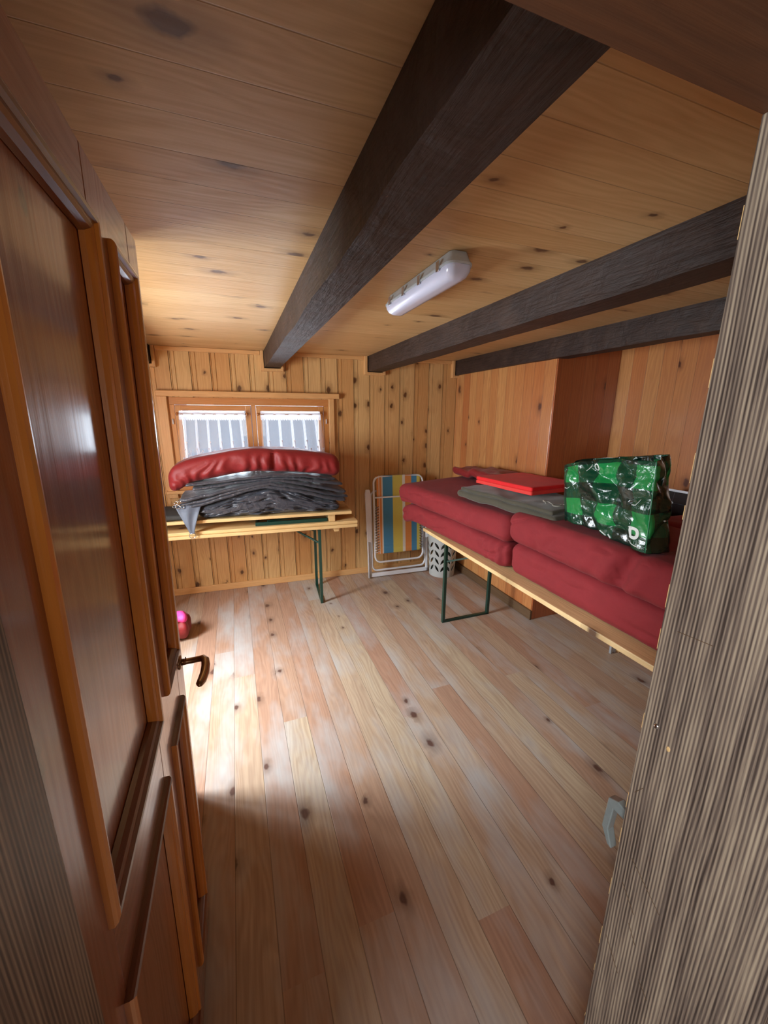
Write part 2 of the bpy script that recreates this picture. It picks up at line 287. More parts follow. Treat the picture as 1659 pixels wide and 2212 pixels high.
# ------------------------------------------------------------------ mesh helpers
class MB:
    def __init__(s): s.v = []; s.f = []; s.uv = {}
    def box(s, x0, x1, y0, y1, z0, z1, mtx=None):
        b = len(s.v)
        for x, y, z in ((x0, y0, z0), (x1, y0, z0), (x1, y1, z0), (x0, y1, z0), (x0, y0, z1), (x1, y0, z1), (x1, y1, z1), (x0, y1, z1)):
            p = Vector((x, y, z)); s.v.append(mtx @ p if mtx else p)
        for f in ((0, 3, 2, 1), (4, 5, 6, 7), (0, 1, 5, 4), (1, 2, 6, 5), (2, 3, 7, 6), (3, 0, 4, 7)): s.f.append([b + i for i in f])
        return s
    def bar(s, a, c, wd, th, upv=(0, 0, 1)):
        a, c = Vector(a), Vector(c); d = (c - a); ln = d.length; d.normalize()
        u = Vector(upv); sd = d.cross(u)
        if sd.length < 1e-4: sd = d.cross(Vector((0, 1, 0)))
        sd.normalize(); u = sd.cross(d)
        m = Matrix(((d.x, sd.x, u.x, a.x), (d.y, sd.y, u.y, a.y), (d.z, sd.z, u.z, a.z), (0, 0, 0, 1)))
        return s.box(0, ln, -wd / 2, wd / 2, -th / 2, th / 2, m)
    def tube(s, pts, r, seg=8, closed=False, flat=1.0):
        pts = [Vector(p) for p in pts]; n = len(pts); b = len(s.v); u = None
        for i, p in enumerate(pts):
            if closed: d = pts[(i + 1) % n] - pts[i - 1]
            else: d = pts[min(i + 1, n - 1)] - pts[max(i - 1, 0)]
            d.normalize()
            if u is None:
                u = d.orthogonal().normalized()
            else:
                u = (u - d * u.dot(d)).normalized()
            w_ = d.cross(u); rr = r[i] if isinstance(r, (list, tuple)) else r
            for k in range(seg):
                a = 2 * math.pi * k / seg
                s.v.append(p + u * math.cos(a) * rr + w_ * math.sin(a) * rr * flat)
        for i in range(n if closed else n - 1):
            j = (i + 1) % n
            for k in range(seg):
                l = (k + 1) % seg
                s.f.append([b + i * seg + k, b + i * seg + l, b + j * seg + l, b + j * seg + k])
        if not closed:
            s.f.append([b + k for k in range(seg)][::-1]); s.f.append([b + (n - 1) * seg + k for k in range(seg)])
        return s
    def lathe(s, prof, c, seg=24, axis='Z'):
        b = len(s.v); c = Vector(c)
        for r, h in prof:
            for k in range(seg):
                a = 2 * math.pi * k / seg
                q = Vector((r * math.cos(a), r * math.sin(a), h))
                if axis == 'X': q = Vector((h, q.x, q.y))
                if axis == 'Y': q = Vector((q.x, h, q.y))
                s.v.append(c + q)
        for i in range(len(prof) - 1):
            for k in range(seg):
                l = (k + 1) % seg
                s.f.append([b + i * seg + k, b + i * seg + l, b + (i + 1) * seg + l, b + (i + 1) * seg + k])
        return s
    def prism(s, poly, z0, z1, fn):
        """poly in 2d, fn(u,v,w)->Vector"""
        b = len(s.v); n = len(poly)
        for h in (z0, z1):
            for u, v in poly: s.v.append(Vector(fn(u, v, h)))
        s.f.append([b + i for i in range(n)][::-1]); s.f.append([b + n + i for i in range(n)])
        for i in range(n):
            j = (i + 1) % n; s.f.append([b + i, b + j, b + n + j, b + n + i])
        return s
    def grid(s, fn, nu, nv, uvfn=None, closed_u=False):
        b = len(s.v); cu = nu if closed_u else nu + 1
        for j in range(nv + 1):
            for i in range(cu): s.v.append(Vector(fn(i / nu, j / nv)))
        for j in range(nv):
            for i in range(nu):
                k = (i + 1) % cu if closed_u else i + 1
                f = [b + j * cu + i, b + j * cu + k, b + (j + 1) * cu + k, b + (j + 1) * cu + i]
                if uvfn: s.uv[len(s.f)] = [uvfn(i / nu, j / nv), uvfn((i + 1) / nu, j / nv), uvfn((i + 1) / nu, (j + 1) / nv), uvfn(i / nu, (j + 1) / nv)]
                s.f.append(f)
        return s
    def sphere(s, c, r, seg=12, sx=1, sy=1, sz=1):
        c = Vector(c)
        prof = [(r * math.sin(math.pi * i / seg), -r * math.cos(math.pi * i / seg)) for i in range(seg + 1)]
        b = len(s.v); s.lathe([(max(1e-4, a), h) for a, h in prof], (0, 0, 0), seg * 2)
        for i in range(b, len(s.v)):
            q = s.v[i]; s.v[i] = Vector((q.x * sx, q.y * sy, q.z * sz)) + c
        return s
    def build(s, name, mat, parent=None, smooth=False, bevel=0.0, solid=0.0, subsurf=0, loc=None, rz=0.0, segs=2):
        me = bpy.data.meshes.new(name); me.from_pydata([tuple(v) for v in s.v], [], s.f)
        bm = bmesh.new(); bm.from_mesh(me)
        if not s.uv: bmesh.ops.recalc_face_normals(bm, faces=bm.faces)
        bm.to_mesh(me); bm.free()
        if s.uv:
            ul = me.uv_layers.new(name='UVMap')
            for p in me.polygons:
                if p.index in s.uv:
                    for li, c in zip(p.loop_indices, s.uv[p.index]): ul.data[li].uv = c
        if smooth:
            for p in me.polygons: p.use_smooth = True
        me.materials.append(mat)
        o = bpy.data.objects.new(name, me); COL.objects.link(o)
        if parent: o.parent = parent
        if loc: o.location = loc
        if rz: o.rotation_euler = (0, 0, rz)
        if solid:
            md = o.modifiers.new('solid', 'SOLIDIFY'); md.thickness = solid; md.offset = 0
        if bevel:
            md = o.modifiers.new('bevel', 'BEVEL'); md.width = bevel; md.segments = segs; md.limit_method = 'ANGLE'; md.angle_limit = R(40)
        if subsurf:
            md = o.modifiers.new('sub', 'SUBSURF'); md.levels = subsurf; md.render_levels = subsurf
        return o

def soft(hx, hy, hz, r, n=40, fn=None):
    """rounded cushion body, half sizes, n cuts; fn(p, normal) -> point"""
    bm = bmesh.new(); bmesh.ops.create_cube(bm, size=2); bmesh.ops.subdivide_edges(bm, edges=bm.edges[:], cuts=n, use_grid_fill=True)
    hs = (hx, hy, hz); out = []
    for v in bm.verts:
        p = []
        for k in range(3):
            t = v.co[k]; t = 0.5 * t + 0.5 * math.sin(t * math.pi / 2); p.append(t * hs[k])
        p = Vector(p); rr = [min(r, h * 0.999) for h in hs]
        q = Vector([max(-(h - a), min(h - a, c)) for h, a, c in zip(hs, rr, p)])
        d = Vector([(p[k] - q[k]) / rr[k] for k in range(3)])
        nn = Vector((0, 0, 0))
        if d.length > 1e-6:
            mx = max(abs(c) for c in d); d = d.normalized() * mx
            p = q + Vector([d[k] * rr[k] for k in range(3)])
            nn = Vector([d[k] / rr[k] for k in range(3)])
        for k in range(3):
            if abs(abs(v.co[k]) - 1) < 1e-6 and nn.length < 1e-6: nn[k] = v.co[k]
        nn.normalize()
        out.append(fn(p, nn) if fn else p)
    mb = MB(); mb.v = out
    bm.verts.index_update(); mb.f = [[v.index for v in f.verts] for f in bm.faces]; bm.free()
    return mb

def tag(o, label, cat, group=None, kind=None):
    if label: o['label'] = label
    if cat: o['category'] = cat
    if group: o['group'] = group
    if kind: o['kind'] = kind
    return o
def empty(name, loc=(0, 0, 0), rz=0.0, parent=None):
    o = bpy.data.objects.new(name, None); COL.objects.link(o); o.location = loc; o.rotation_euler = (0, 0, rz); o.empty_display_size = 0.05
    if parent: o.parent = parent
    return o
def st(o): o['kind'] = 'structure'; return o

# ------------------------------------------------------------------ room shell
H = 2.31
BO = Vector((-0.65, 4.055, 0)); BR = R(-2.4)       # back wall frame: u along the wall, y<0 towards the room
st(MB().box(-1.9, 3.4, -1.7, 4.5, -0.12, 0).build('floor', M['floor']))
st(MB().box(-1.47, 3.4, 0.15, 4.5, H, H + 0.14).build('ceiling', M['ceil']))

WU0, WU1, WZ0, WZ1 = 0.12, 1.55, 1.05, 1.89        # opening of the gable window in wall coordinates
def beaded(mb, u0, u1, z0, z1):
    """board face with pairs of bead grooves"""
    pts = []; W_ = 0.165; k = math.floor(u0 / W_) - 1
    gr = []
    while k * W_ < u1 + W_:
        for off in (0.0, 0.011, 0.045): gr.append(k * W_ + off)
        k += 1
    prof = [(u0, 0.0)]
    for g in gr:
        if g - 0.003 > u0 and g + 0.003 < u1: prof += [(g - 0.003, 0), (g - 0.0008, 0.006), (g + 0.0008, 0.006), (g + 0.003, 0)]
    prof.append((u1, 0.0))
    for (a, da), (b_, db) in zip(prof, prof[1:]):
        i = len(mb.v); mb.v += [Vector((a, da, z0)), Vector((b_, db, z0)), Vector((b_, db, z1)), Vector((a, da, z1))]; mb.f.append([i, i + 1, i + 2, i + 3])
    mb.box(u0, u1, 0.008, 0.26, z0, z1)
mb = MB()
beaded(mb, -0.75, WU0, 0, H); beaded(mb, WU1, 3.45, 0, H); beaded(mb, WU0, WU1, 0, WZ0); beaded(mb, WU0, WU1, WZ1, H)
wb = st(mb.build('wall_back', M['gable'], loc=BO, rz=BR))
st(MB().box(-0.7, 3.05, -0.018, 0.0, 0, 0.065).build('baseboard_back', M['trim'], loc=BO, rz=BR, bevel=0.004))

# left wall with its window opening
LY0, LY1, LZ0, LZ1 = 1.88, 2.80, 0.88, 1.90
mb = MB()
for a in ((-1.47, -1.35, 0.15, LY0, 0, H), (-1.47, -1.35, LY1, 4.35, 0, H), (-1.47, -1.35, LY0, LY1, 0, LZ0), (-1.47, -1.35, LY0, LY1, LZ1, H)): mb.box(*a)
st(mb.build('wall_left', M['walll']))
st(MB().box(-1.35, -1.332, 0.4, 4.0, 0, 0.065).build('baseboard_left', M['base_dark'], bevel=0.004))
# unseen box added behind the open door to cast the floor shadow
st(MB().box(-1.35, -0.37, 0.385, 1.72, 0, H).build('shadow_caster_box', M['walll']))

# right wall: projecting bay, return with shade in its colour, and recess
mb = MB(); mb.box(2.32, 3.2, 2.48, 4.2, 0, H)
st(mb.build('wall_right', M['wallr'], bevel=0.002))
mb = MB(); mb.box(2.325, 2.958, 2.468, 2.482, 0, H)
st(mb.build('wall_right_return', M['wallr_shaded']))
st(MB().box(2.96, 3.2, 0.15, 2.48, 0, H).build('wall_right_recess', M['wallr']))
st(MB().box(2.298, 2.32, 2.46, 3.95, 0, 0.085).build('baseboard_right', M['base_dark'], bevel=0.004))
st(MB().box(2.94, 2.96, 0.4, 2.46, 0, 0.085).build('baseboard_recess', M['base_dark'], bevel=0.004))

# front wall with the doorway we stand in
mb = MB(); mb.box(-1.62, -0.215, 0.15, 0.375, 0, H); mb.box(0.655, 3.2, 0.15, 0.375, 0, H); mb.box(-0.215, 0.655, 0.15, 0.375, 2.13, H)
st(mb.build('wall_front', M['walll']))
# landing behind the camera
mb = MB(); mb.box(-1.35, -1.25, -1.7, 0.15, 0, 2.4); mb.box(1.75, 1.85, -1.7, 0.15, 0, 2.4)
mb.box(-1.35, 1.85, -1.8, -1.7, 0, 2.4); mb.box(-1.35, 1.85, -1.8, 0.15, 2.31, 2.45)
st(mb.build('wall_landing', M['lintel']))

# ------------------------------------------------------------------ ceiling beams
def beam(x0, x1, y0, y1, z0, z1, label, seed):
    mb = MB(); ny, na = 60, 6
    def fn(u, v):
        # closed rectangular section, u round, v along
        per = [(x0, z1), (x0, z0), (x1, z0), (x1, z1)]
        s_ = u * 4; i = int(s_) % 4; f = s_ - int(s_)
        a, b_ = per[i], per[(i + 1) % 4]
        x = a[0] + (b_[0] - a[0]) * f; z = a[1] + (b_[1] - a[1]) * f; y = y0 + (y1 - y0) * v
        d = noise.noise(Vector((x * 6 + seed, y * 2.2, z * 6))) * 0.008 + noise.noise(Vector((x * 20 + seed, y * 9, z * 20))) * 0.003
        if z < z1 - 0.002: x += d * (1 if x > (x0 + x1) / 2 else -1) * 0.8; z += d * 0.7
        return (x, y, min(z, z1))
    mb.grid(fn, 4 * na, ny, closed_u=True)
    o = mb.build('ceiling_beam', M['beam'], bevel=0.0)
    return tag(o, label, 'beam', 'dark ceiling beams')
BZ = 2.165
beam(-0.76, -0.62, 0.38, 4.06, BZ, H, 'dark ceiling beam at far left, its end just showing beside the open door', 1)
beam(0.31, 0.445, 0.38, 4.02, BZ, H, 'largest dark ceiling beam, left of the white lamp and nearest the camera', 2)
beam(1.30, 1.45, 0.38, 3.98, BZ, H, 'dark ceiling beam right of the white lamp', 3)
beam(2.275, 2.41, 0.38, 3.93, BZ, H, 'rightmost dark ceiling beam, running above the green bag', 4)

# light wooden collars round the beam ends and cornice strips between (wall frame)
def w2u(x): return (x - BO.x) / math.cos(BR)
edges = [(-0.76, -0.62), (0.31, 0.445), (1.30, 1.45), (2.275, 2.41)]
n = 1
for a, b_ in edges:
    a, b_ = w2u(a), w2u(b_)
    mb = MB(); z = BZ
    mb.box(a - 0.032, a - 0.004, -0.05, 0.0, z - 0.03, H); mb.box(b_ + 0.010, b_ + 0.036, -0.05, 0.0, z - 0.03, H) if b_ < 2.9 else None
    mb.box(a - 0.006, b_ + 0.012, -0.05, 0.0, z - 0.032, z - 0.006)
    st(mb.build('trim_%d' % n, M['trimv'], loc=BO, rz=BR, bevel=0.003)); n += 1
prev = -0.1
for a, b_ in [(w2u(c) - 0.034, w2u(d) + 0.038) for c, d in edges]:
    if a > prev + 0.05:
        st(MB().box(prev, a, -0.022, 0.0, H - 0.035, H).build('trim_%d' % n, M['trim'], loc=BO, rz=BR, bevel=0.004)); n += 1
    prev = b_

# ------------------------------------------------------------------ gable window
win = st(empty('window_1', BO, BR))
mb = MB()
mb.box(0.035, 1.655, -0.055, 0.0, 1.895, 1.945)                       # head casing with a drip nose
mb.build('window_casing', M['trim'], win, bevel=0.006)
mb = MB(); mb.box(0.035, 0.115, -0.03, 0.0, 0.98, 1.895); mb.box(1.555, 1.605, -0.03, 0.0, 0.98, 1.895)
mb.build('window_casing', M['trimv'], win, bevel=0.004)
mb = MB(); mb.box(0.02, 1.67, -0.05, 0.03, 1.02, 1.05); mb.build('window_sill', M['trim'], win, bevel=0.005)
mb = MB(); mb.box(WU0, WU1, 0.0, 0.09, 1.825, WZ1); mb.box(WU0, WU1, 0.0, 0.09, WZ0, 1.09)
mb.build('window_frame', M['sash'], win, bevel=0.003)
mb = MB(); mb.box(WU0, 0.165, 0.0, 0.09, 1.09, 1.825); mb.box(WU1 - 0.05, WU1, 0.0, 0.09, 1.09, 1.825); mb.box(0.815, 0.855, 0.0, 0.09, 1.09, 1.825)
mb.build('window_frame', M['sashv'], win, bevel=0.003)
for a, b_ in ((0.168, 0.812), (0.858, 1.497)):
    s_ = MB(); s_.box(a, b_, -0.008, 0.045, 1.775, 1.822); s_.box(a, b_, -0.008, 0.045, 1.093, 1.15)
    so = s_.build('window_sash', M['sash'], win, bevel=0.004)
    s_ = MB(); s_.box(a, a + 0.05, -0.009, 0.044, 1.093, 1.822); s_.box(b_ - 0.05, b_, -0.009, 0.044, 1.093, 1.822)
    s_.build('sash_stile', M['sashv'], so, bevel=0.004)
    MB().box(a + 0.045, b_ - 0.045, 0.018, 0.022, 1.14, 1.78).build('window_pane', M['glass'], so)
for u in (0.142, 1.525):
    MB().tube([(u, -0.012, 1.655), (u, -0.012, 1.70)], 0.006, 10).build('hinge', M['white'], win, smooth=True)

# rods and sheer curtains
def curtain(u0, u1, fl0, fl1, pleats, label_r, label_c, fin):
    ZR = 1.745
    rod = empty('curtain_rod', BO, BR); tag(rod, label_r, 'curtain rod', 'short curtain rods on the window sashes')
    MB().tube([(u0 - 0.012, -0.035, ZR), (u1 + 0.012, -0.035, ZR)], 0.006, 10).build('rod', M['brass'], rod, smooth=True)
    for uu in (u0 - 0.02, u1 + 0.02):
        MB().sphere((uu, -0.035, ZR), 0.014, 8).build('finial', M['brass'], rod, smooth=True)
        MB().box(uu - 0.006, uu + 0.006, -0.035, -0.009, ZR - 0.005, ZR + 0.005).build('bracket', M['brass'], rod)
    Hc = 0.66; W_ = u1 - u0
    def P(u, v):
        flare = v ** 0.8
        x = u0 + W_ * u + (fl0 * (1 - u) + fl1 * u) * flare
        y = -0.052 + 0.010 * math.cos(2 * math.pi * pleats * u + 1.0) * (0.35 + 0.65 * v) + 0.004 * math.sin(17 * u + 3 * v)
        return Vector((x, y, ZR + 0.028 - Hc * v))
    mb = MB(); mb.grid(P, 130, 24, lambda u, v: (u * pleats, v * Hc))
    c = mb.build('sheer_curtain', M['sheer'], None, smooth=True, loc=BO, rz=BR)
    tag(c, label_c, 'curtain', 'sheer lace curtains')
    # tab loops over the rod
    for k in range(pleats):
        tb = MB()
        u = (k + 0.06) / pleats + 0.02
        p0 = P(min(u, 0.99), 0)
        tb.tube([(p0.x - 0.016, -0.044, ZR - 0.004), (p0.x, -0.066, ZR - 0.001), (p0.x + 0.018, -0.044, ZR - 0.004)], 0.0028, 6)
        tb.build('tab', M['brass'], c, smooth=True)
    # embroidered sprays along the foot
    em = MB(); rr = random.Random(5)
    for k in range(pleats):
        uc = (k + 0.98 if k + 0.98 < pleats else k + 0.9) / pleats - 0.35 / pleats
        for q, (lean, hgt) in enumerate(((-0.30, 0.20), (-0.16, 0.28), (0.0, 0.34), (0.17, 0.24), (0.33, 0.26))):
            pts = []
            for i in range(9):
                f = i / 8
                uu = uc + (lean * f ** (1.6 if q != 4 else 0.7) + 0.04 * math.sin(4 * f)) / pleats * (1.0 if q != 4 else 0.9)
                vv = 0.94 - hgt * f / Hc
                if 0.004 < uu < 0.996:
                    p = P(uu, vv); p.y -= 0.0022; pts.append(p)
            if len(pts) > 2: em.tube(pts, [0.0013 + 0.0012 * (i / len(pts)) for i in range(len(pts))], 5)
            if pts:
                em.sphere(pts[-1], 0.007, 4, 1, 0.25, 1.3)
                em.sphere(pts[len(pts) // 2] + Vector((0.006, 0, 0)), 0.004, 4, 1, 0.3, 1)
    em.build('embroidery', M['lace'], c, smooth=True)
curtain(0.205, 0.755, -0.045, 0.03, 6, 'short wooden curtain rod on the left window sash', 'white sheer lace curtain on the left window sash', 1)
curtain(0.895, 1.455, -0.005, 0.06, 5, 'short wooden curtain rod on the right window sash', 'white sheer lace curtain on the right window sash, nearer the corner', 1)

# side window in the left wall (hidden by the door, lights the floor)
wn = st(empty('window_2', (-1.35, 0, 0)))
mb = MB(); ym = (LY0 + LY1) / 2
mb.box(-0.10, -0.04, LY0, LY0 + 0.05, LZ0, LZ1); mb.box(-0.10, -0.04, LY1 - 0.05, LY1, LZ0, LZ1); mb.box(-0.10, -0.04, LY0, LY1, LZ1 - 0.05, LZ1)
mb.box(-0.10, -0.04, LY0, LY1, LZ0, LZ0 + 0.05); mb.box(-0.10, -0.04, ym - 0.03, ym + 0.03, LZ0, LZ1)
mb.build('window_frame', M['sash'], wn, bevel=0.004)
MB().box(-0.072, -0.068, LY0 + 0.04, LY1 - 0.04, LZ0 + 0.04, LZ1 - 0.04).build('window_pane', M['glass'], wn)

# ------------------------------------------------------------------ doorway lining
tj = st(MB().box(0.63, 0.655, 0.148, 0.380, 0, 2.105).build('trim_20', M['laminate'], bevel=0.0012))
tag(tj, 'grey-brown striped laminate jamb at the right edge', None)
MB().lathe([(0.0001, 0.0), (0.004, 0.0), (0.0045, 0.002)], (0.6275, 0.357, 1.24), 12, 'X').build('screw', M['bright_steel'], tj, smooth=True)
MB().sphere((0.630, 0.333, 1.215), 0.0035, 5, 0.3, 1, 1.4).build('chip', M['board'], tj, smooth=True)
# pale chipped core showing along the far arris, scratches
mb = MB(); rr = random.Random(3); z = 0.12
while z < 2.08:
    l_ = rr.uniform(0.01, 0.05)
    mb.box(0.6297, 0.6301, 0.3795, 0.3803, z, z + l_); z += l_ + rr.uniform(0.03, 0.16)
mb.build('chipped_edge', M['board'], tj)
mb = MB()
for y, z, dy, dz in ((0.37, 1.085, -0.012, 0.022), (0.355, 1.42, -0.05, 0.004), (0.352, 0.95, -0.06, -0.05), (0.36, 0.88, -0.03, -0.04), (0.335, 0.81, -0.018, -0.03), (0.37, 0.72, -0.035, -0.05), (0.30, 0.72, -0.02, -0.02)):
    mb.bar((0.6297, y, z), (0.6297, y + dy, z + dz), 0.0008, 0.0006, (1, 0, 0))
mb.build('scratch', M['base_dark'], tj)
# strike plate with its bent catch on the room side of the jamb
lt = MB(); lt.box(0.656, 0.672, 0.384, 0.3875, 0.90, 1.02)
lo = lt.build('strike_plate', M['steel'], tj, bevel=0.001)
mb = MB()
mb.prism([(0.384, 1.005), (0.408, 1.010), (0.428, 1.000), (0.432, 0.925), (0.415, 0.895), (0.405, 0.893), (0.418, 0.928), (0.414, 0.985), (0.384, 0.985)], 0.650, 0.668, lambda a, b_, c: (c, a, b_))
mb.build('catch', M['steel'], lo, bevel=0.002)
st(MB().box(-0.212, -0.19, 0.148, 0.380, 0, 2.105).build('trim_21', M['laminate'], bevel=0.0012))
st(MB().box(-0.212, 0.655, 0.148, 0.380, 2.105, 2.128).build('trim_22', M['lintel'], bevel=0.0012))

# ------------------------------------------------------------------ panelled pine door, open 90 degrees
DX = -0.205; DY0, DY1, DZ0, DZ1 = 0.384, 1.20, 0.012, 2.148
door = st(empty('door_1', (DX - 0.02, DY0, 0)))
tag(door, 'varnished orange pine panelled door standing open at the left', None)
def dl(mb, name, mat, par=None, bevel=0.003, smooth=False):
    for i, p in enumerate(mb.v): mb.v[i] = p - Vector((DX - 0.02, DY0, 0))
    return mb.build(name, mat, par or door, bevel=bevel, smooth=smooth)
P1 = (0.475, 0.82); P2 = (0.935, 1.10)          # upper panel openings in Y
ZU = (1.115, 2.040); ZL = (0.20, 0.945)
T = 0.04
for a, b_ in ((DY0, P1[0]), (P1[1], P2[0]), (P2[1], DY1)):
    z0, z1 = (DZ0, DZ1) if (a == DY0 or b_ == DY1) else (DZ0, DZ1)
    dl(MB().box(DX - T, DX, a, b_, z0, z1), 'stile', M['door'], bevel=0.002)
for a, b_ in (P1, P2):
    for z0, z1 in ((ZU[1], DZ1), (ZL[1], ZU[0]), (DZ0, ZL[0])):
        dl(MB().box(DX - T, DX - 0.0005, a, b_, z0, z1), 'rail', M['doorh'], bevel=0.001)
def mould_profile():
    return [(0.0, -0.002), (0.0, 0.007), (0.003, 0.011), (0.008, 0.013), (0.013, 0.012), (0.016, 0.007), (0.021, 0.007), (0.026, 0.004), (0.032, -0.003), (0.034, -0.011), (0.0, -0.011)]
for (ya, yb) in (P1, P2):
    for (za, zb) in (ZU, ZL):
        dl(MB().box(DX - 0.028, DX - 0.012, ya - 0.003, yb + 0.003, za - 0.003, zb + 0.003), 'door_panel', M['door'], bevel=0.001)
        o_ = 0.014; pf = mould_profile()
        def side(ax_, c, sg, e0, e1):
            """one mitred length: c opening edge, e0/e1 the ends along the length"""
            mb = MB(); n_ = len(pf)
            for end, es in ((e0, 1), (e1, -1)):
                for q, h in pf:
                    a_ = c + sg * (q - o_); l_ = end + es * (q - o_)
                    mb.v.append(Vector((DX + h, a_, l_)) if ax_ == 'z' else Vector((DX + h, l_, a_)))
            mb.f += [list(range(n_)), list(range(n_, 2 * n_))] + [[i, (i + 1) % n_, n_ + (i + 1) % n_, n_ + i] for i in range(n_)]
            return mb
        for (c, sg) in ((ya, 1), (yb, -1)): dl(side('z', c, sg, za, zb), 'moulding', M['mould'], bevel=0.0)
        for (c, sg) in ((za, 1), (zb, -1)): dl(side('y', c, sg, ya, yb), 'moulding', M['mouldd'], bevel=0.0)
door.rotation_euler = (0, R(1.05), 0); door.location.x -= 0.0190        # the old door hangs slightly out of plumb
# lock plate and lever handle
mb = MB(); mb.box(DX - 0.032, DX - 0.008, DY1 - 0.004, DY1 + 0.0015, 0.94, 1.12); dl(mb, 'lock_face', M['lockdark'], bevel=0.0)
hd = empty('door_handle', (0, 0, 0), 0, door)
hx, hy, hz = DX, 1.145, 1.045
def dh(mb, name, mat):
    for i, p in enumerate(mb.v): mb.v[i] = p - Vector((DX - 0.02, DY0, 0))
    return mb.build(name, mat, hd, smooth=True)
dh(MB().lathe([(0.0001, 0.006), (0.018, 0.006), (0.021, 0.002), (0.021, -0.002)], (hx, hy, hz), 20, 'X'), 'rose', M['bronze'])
pts = [(hx, hy, hz), (hx + 0.02, hy, hz), (hx + 0.050, hy, hz + 0.001), (hx + 0.064, hy - 0.004, hz + 0.004), (hx + 0.071, hy - 0.016, hz + 0.004), (hx + 0.073, hy - 0.036, hz - 0.001), (hx + 0.071, hy - 0.062, hz - 0.008), (hx + 0.066, hy - 0.090, hz - 0.010), (hx + 0.062, hy - 0.108, hz - 0.007), (hx + 0.061, hy - 0.120, hz - 0.005)]
rad = [0.0105, 0.0088, 0.0088, 0.0100, 0.0112, 0.0120, 0.0125, 0.0122, 0.0100, 0.004]
dh(MB().tube(pts, rad, 12), 'lever', M['bronze'])
dh(MB().tube([(hx + 0.018, hy, hz + 0.006), (hx + 0.018, hy, hz + 0.014)], 0.0018, 6), 'grub_screw', M['bronze'])

# ------------------------------------------------------------------ ceiling lamp
lamp = empty('ceiling_lamp', (0.795, 1.668, H)); tag(lamp, 'white oblong lamp with milky cover on the ceiling boards', 'lamp')
def stadium(hw, hl, rr, n=8):
    pts = []
    for cx_, cy_, a0 in ((hw - rr, hl - rr, 0), (-hw + rr, hl - rr, 90), (-hw + rr, -hl + rr, 180), (hw - rr, -hl + rr, 270)):
        for i in range(n + 1):
            a = R(a0 + 90 * i / n); pts.append((cx_ + rr * math.cos(a), cy_ + rr * math.sin(a)))
    return pts
def loft(levels, name, mat, par):
    mb = MB(); n_ = None
    for z, hw, hl, rr in levels:
        p = stadium(hw, hl, rr); n_ = len(p); mb.v += [Vector((a, b_, z)) for a, b_ in p]
    for i in range(len(levels) - 1):
        for k in range(n_):
            l_ = (k + 1) % n_; mb.f.append([i * n_ + k, i * n_ + l_, (i + 1) * n_ + l_, (i + 1) * n_ + k])
    mb.f.append(list(range(n_))); mb.f.append([(len(levels) - 1) * n_ + k for k in range(n_)][::-1])
    return mb.build(name, mat, par, smooth=False, bevel=0.001)
HL = 0.325
loft([(-0.001, 0.036, HL - 0.02, 0.02), (-0.022, 0.042, HL - 0.012, 0.024), (-0.036, 0.049, HL - 0.004, 0.030), (-0.038, 0.053, HL, 0.034), (-0.046, 0.053, HL, 0.034)], 'housing', M['plastic'], lamp)
d = loft([(-0.046, 0.050, HL - 0.003, 0.032), (-0.062, 0.048, HL - 0.008, 0.030), (-0.078, 0.040, HL - 0.022, 0.026), (-0.087, 0.026, HL - 0.040, 0.018), (-0.089, 0.012, HL - 0.055, 0.010)], 'diffuser', M['diffuser'], lamp)
for p in d.data.polygons: p.use_smooth = True
for y in (-0.24, -0.08, 0.08, 0.24):
    for sx in (-1, 1):
        mb = MB(); mb.box(-0.002, 0.003, -0.011, 0.011, -0.020, 0.014)
        for i, p in enumerate(mb.v): mb.v[i] = Vector((sx * (0.054 + p.x), y + p.y, -0.034 + p.z))
        mb.build('clip', M['bright_steel'], lamp, bevel=0.001)

# ------------------------------------------------------------------ left table with two more boards stacked on it
TL = Vector((1.0, 3.345, 0)); TR = R(-4.2)
def legframe(par, x, y0, y1, zt, name='leg_frame', brace_dx=0.0, floor=True):
    """U frame of square tube standing at x between y0 and y1"""
    mb = MB(); s = 0.013
    mb.box(x - s, x + s, y0 - s, y0 + s, 0.0, zt); mb.box(x - s, x + s, y1 - s, y1 + s, 0.0, zt)
    mb.box(x - s, x + s, y0, y1, 0.0, 0.02); mb.box(x - s, x + s, y0, y1, zt - 0.03, zt - 0.005)
    return mb.build(name, M['green'], par, bevel=0.002)
t1 = empty('beer_table', TL, TR); tag(t1, 'long wooden folding table with green legs standing under the window', 'table')
MB().box(-2.2, 0, 0, 0.50, 0.738, 0.765).build('table_top', M['board'], t1, bevel=0.004)
MB().box(-0.215, -0.17, 0.03, 0.47, 0.700, 0.738).build('batten', M['board'], t1, bevel=0.003)
for x, bx in ((-0.35, -0.62), (-1.85, -1.58)):
    lf = legframe(t1, x, 0.035, 0.44, 0.737)
    mb = MB(); mb.bar((x, 0.035, 0.60), (bx, 0.20, 0.735), 0.014, 0.014); mb.bar((x, 0.44, 0.60), (bx, 0.27, 0.735), 0.014, 0.014)
    mb.build('brace', M['green'], lf)
t2 = empty('beer_table', TL + Vector((-0.0, 0.0, 0.766)), TR); tag(t2, 'upturned wooden table board with green folded legs, middle of the three boards under the window', 'table')
MB().box(-2.2, 0.005, 0.02, 0.50, 0.0, 0.028).build('table_top', M['board'], t2, bevel=0.004)
MB().box(-0.26, -0.20, 0.05, 0.46, 0.028, 0.092).build('batten', M['board'], t2, bevel=0.003)
MB().box(-2.05, -1.99, 0.05, 0.46, 0.028, 0.092).build('batten', M['board'], t2, bevel=0.003)
mb = MB(); mb.box(-0.88, -0.27, 0.055, 0.085, 0.030, 0.060); mb.box(-0.88, -0.27, 0.40, 0.43, 0.030, 0.060); mb.box(-0.90, -0.88, 0.055, 0.43, 0.030, 0.060)
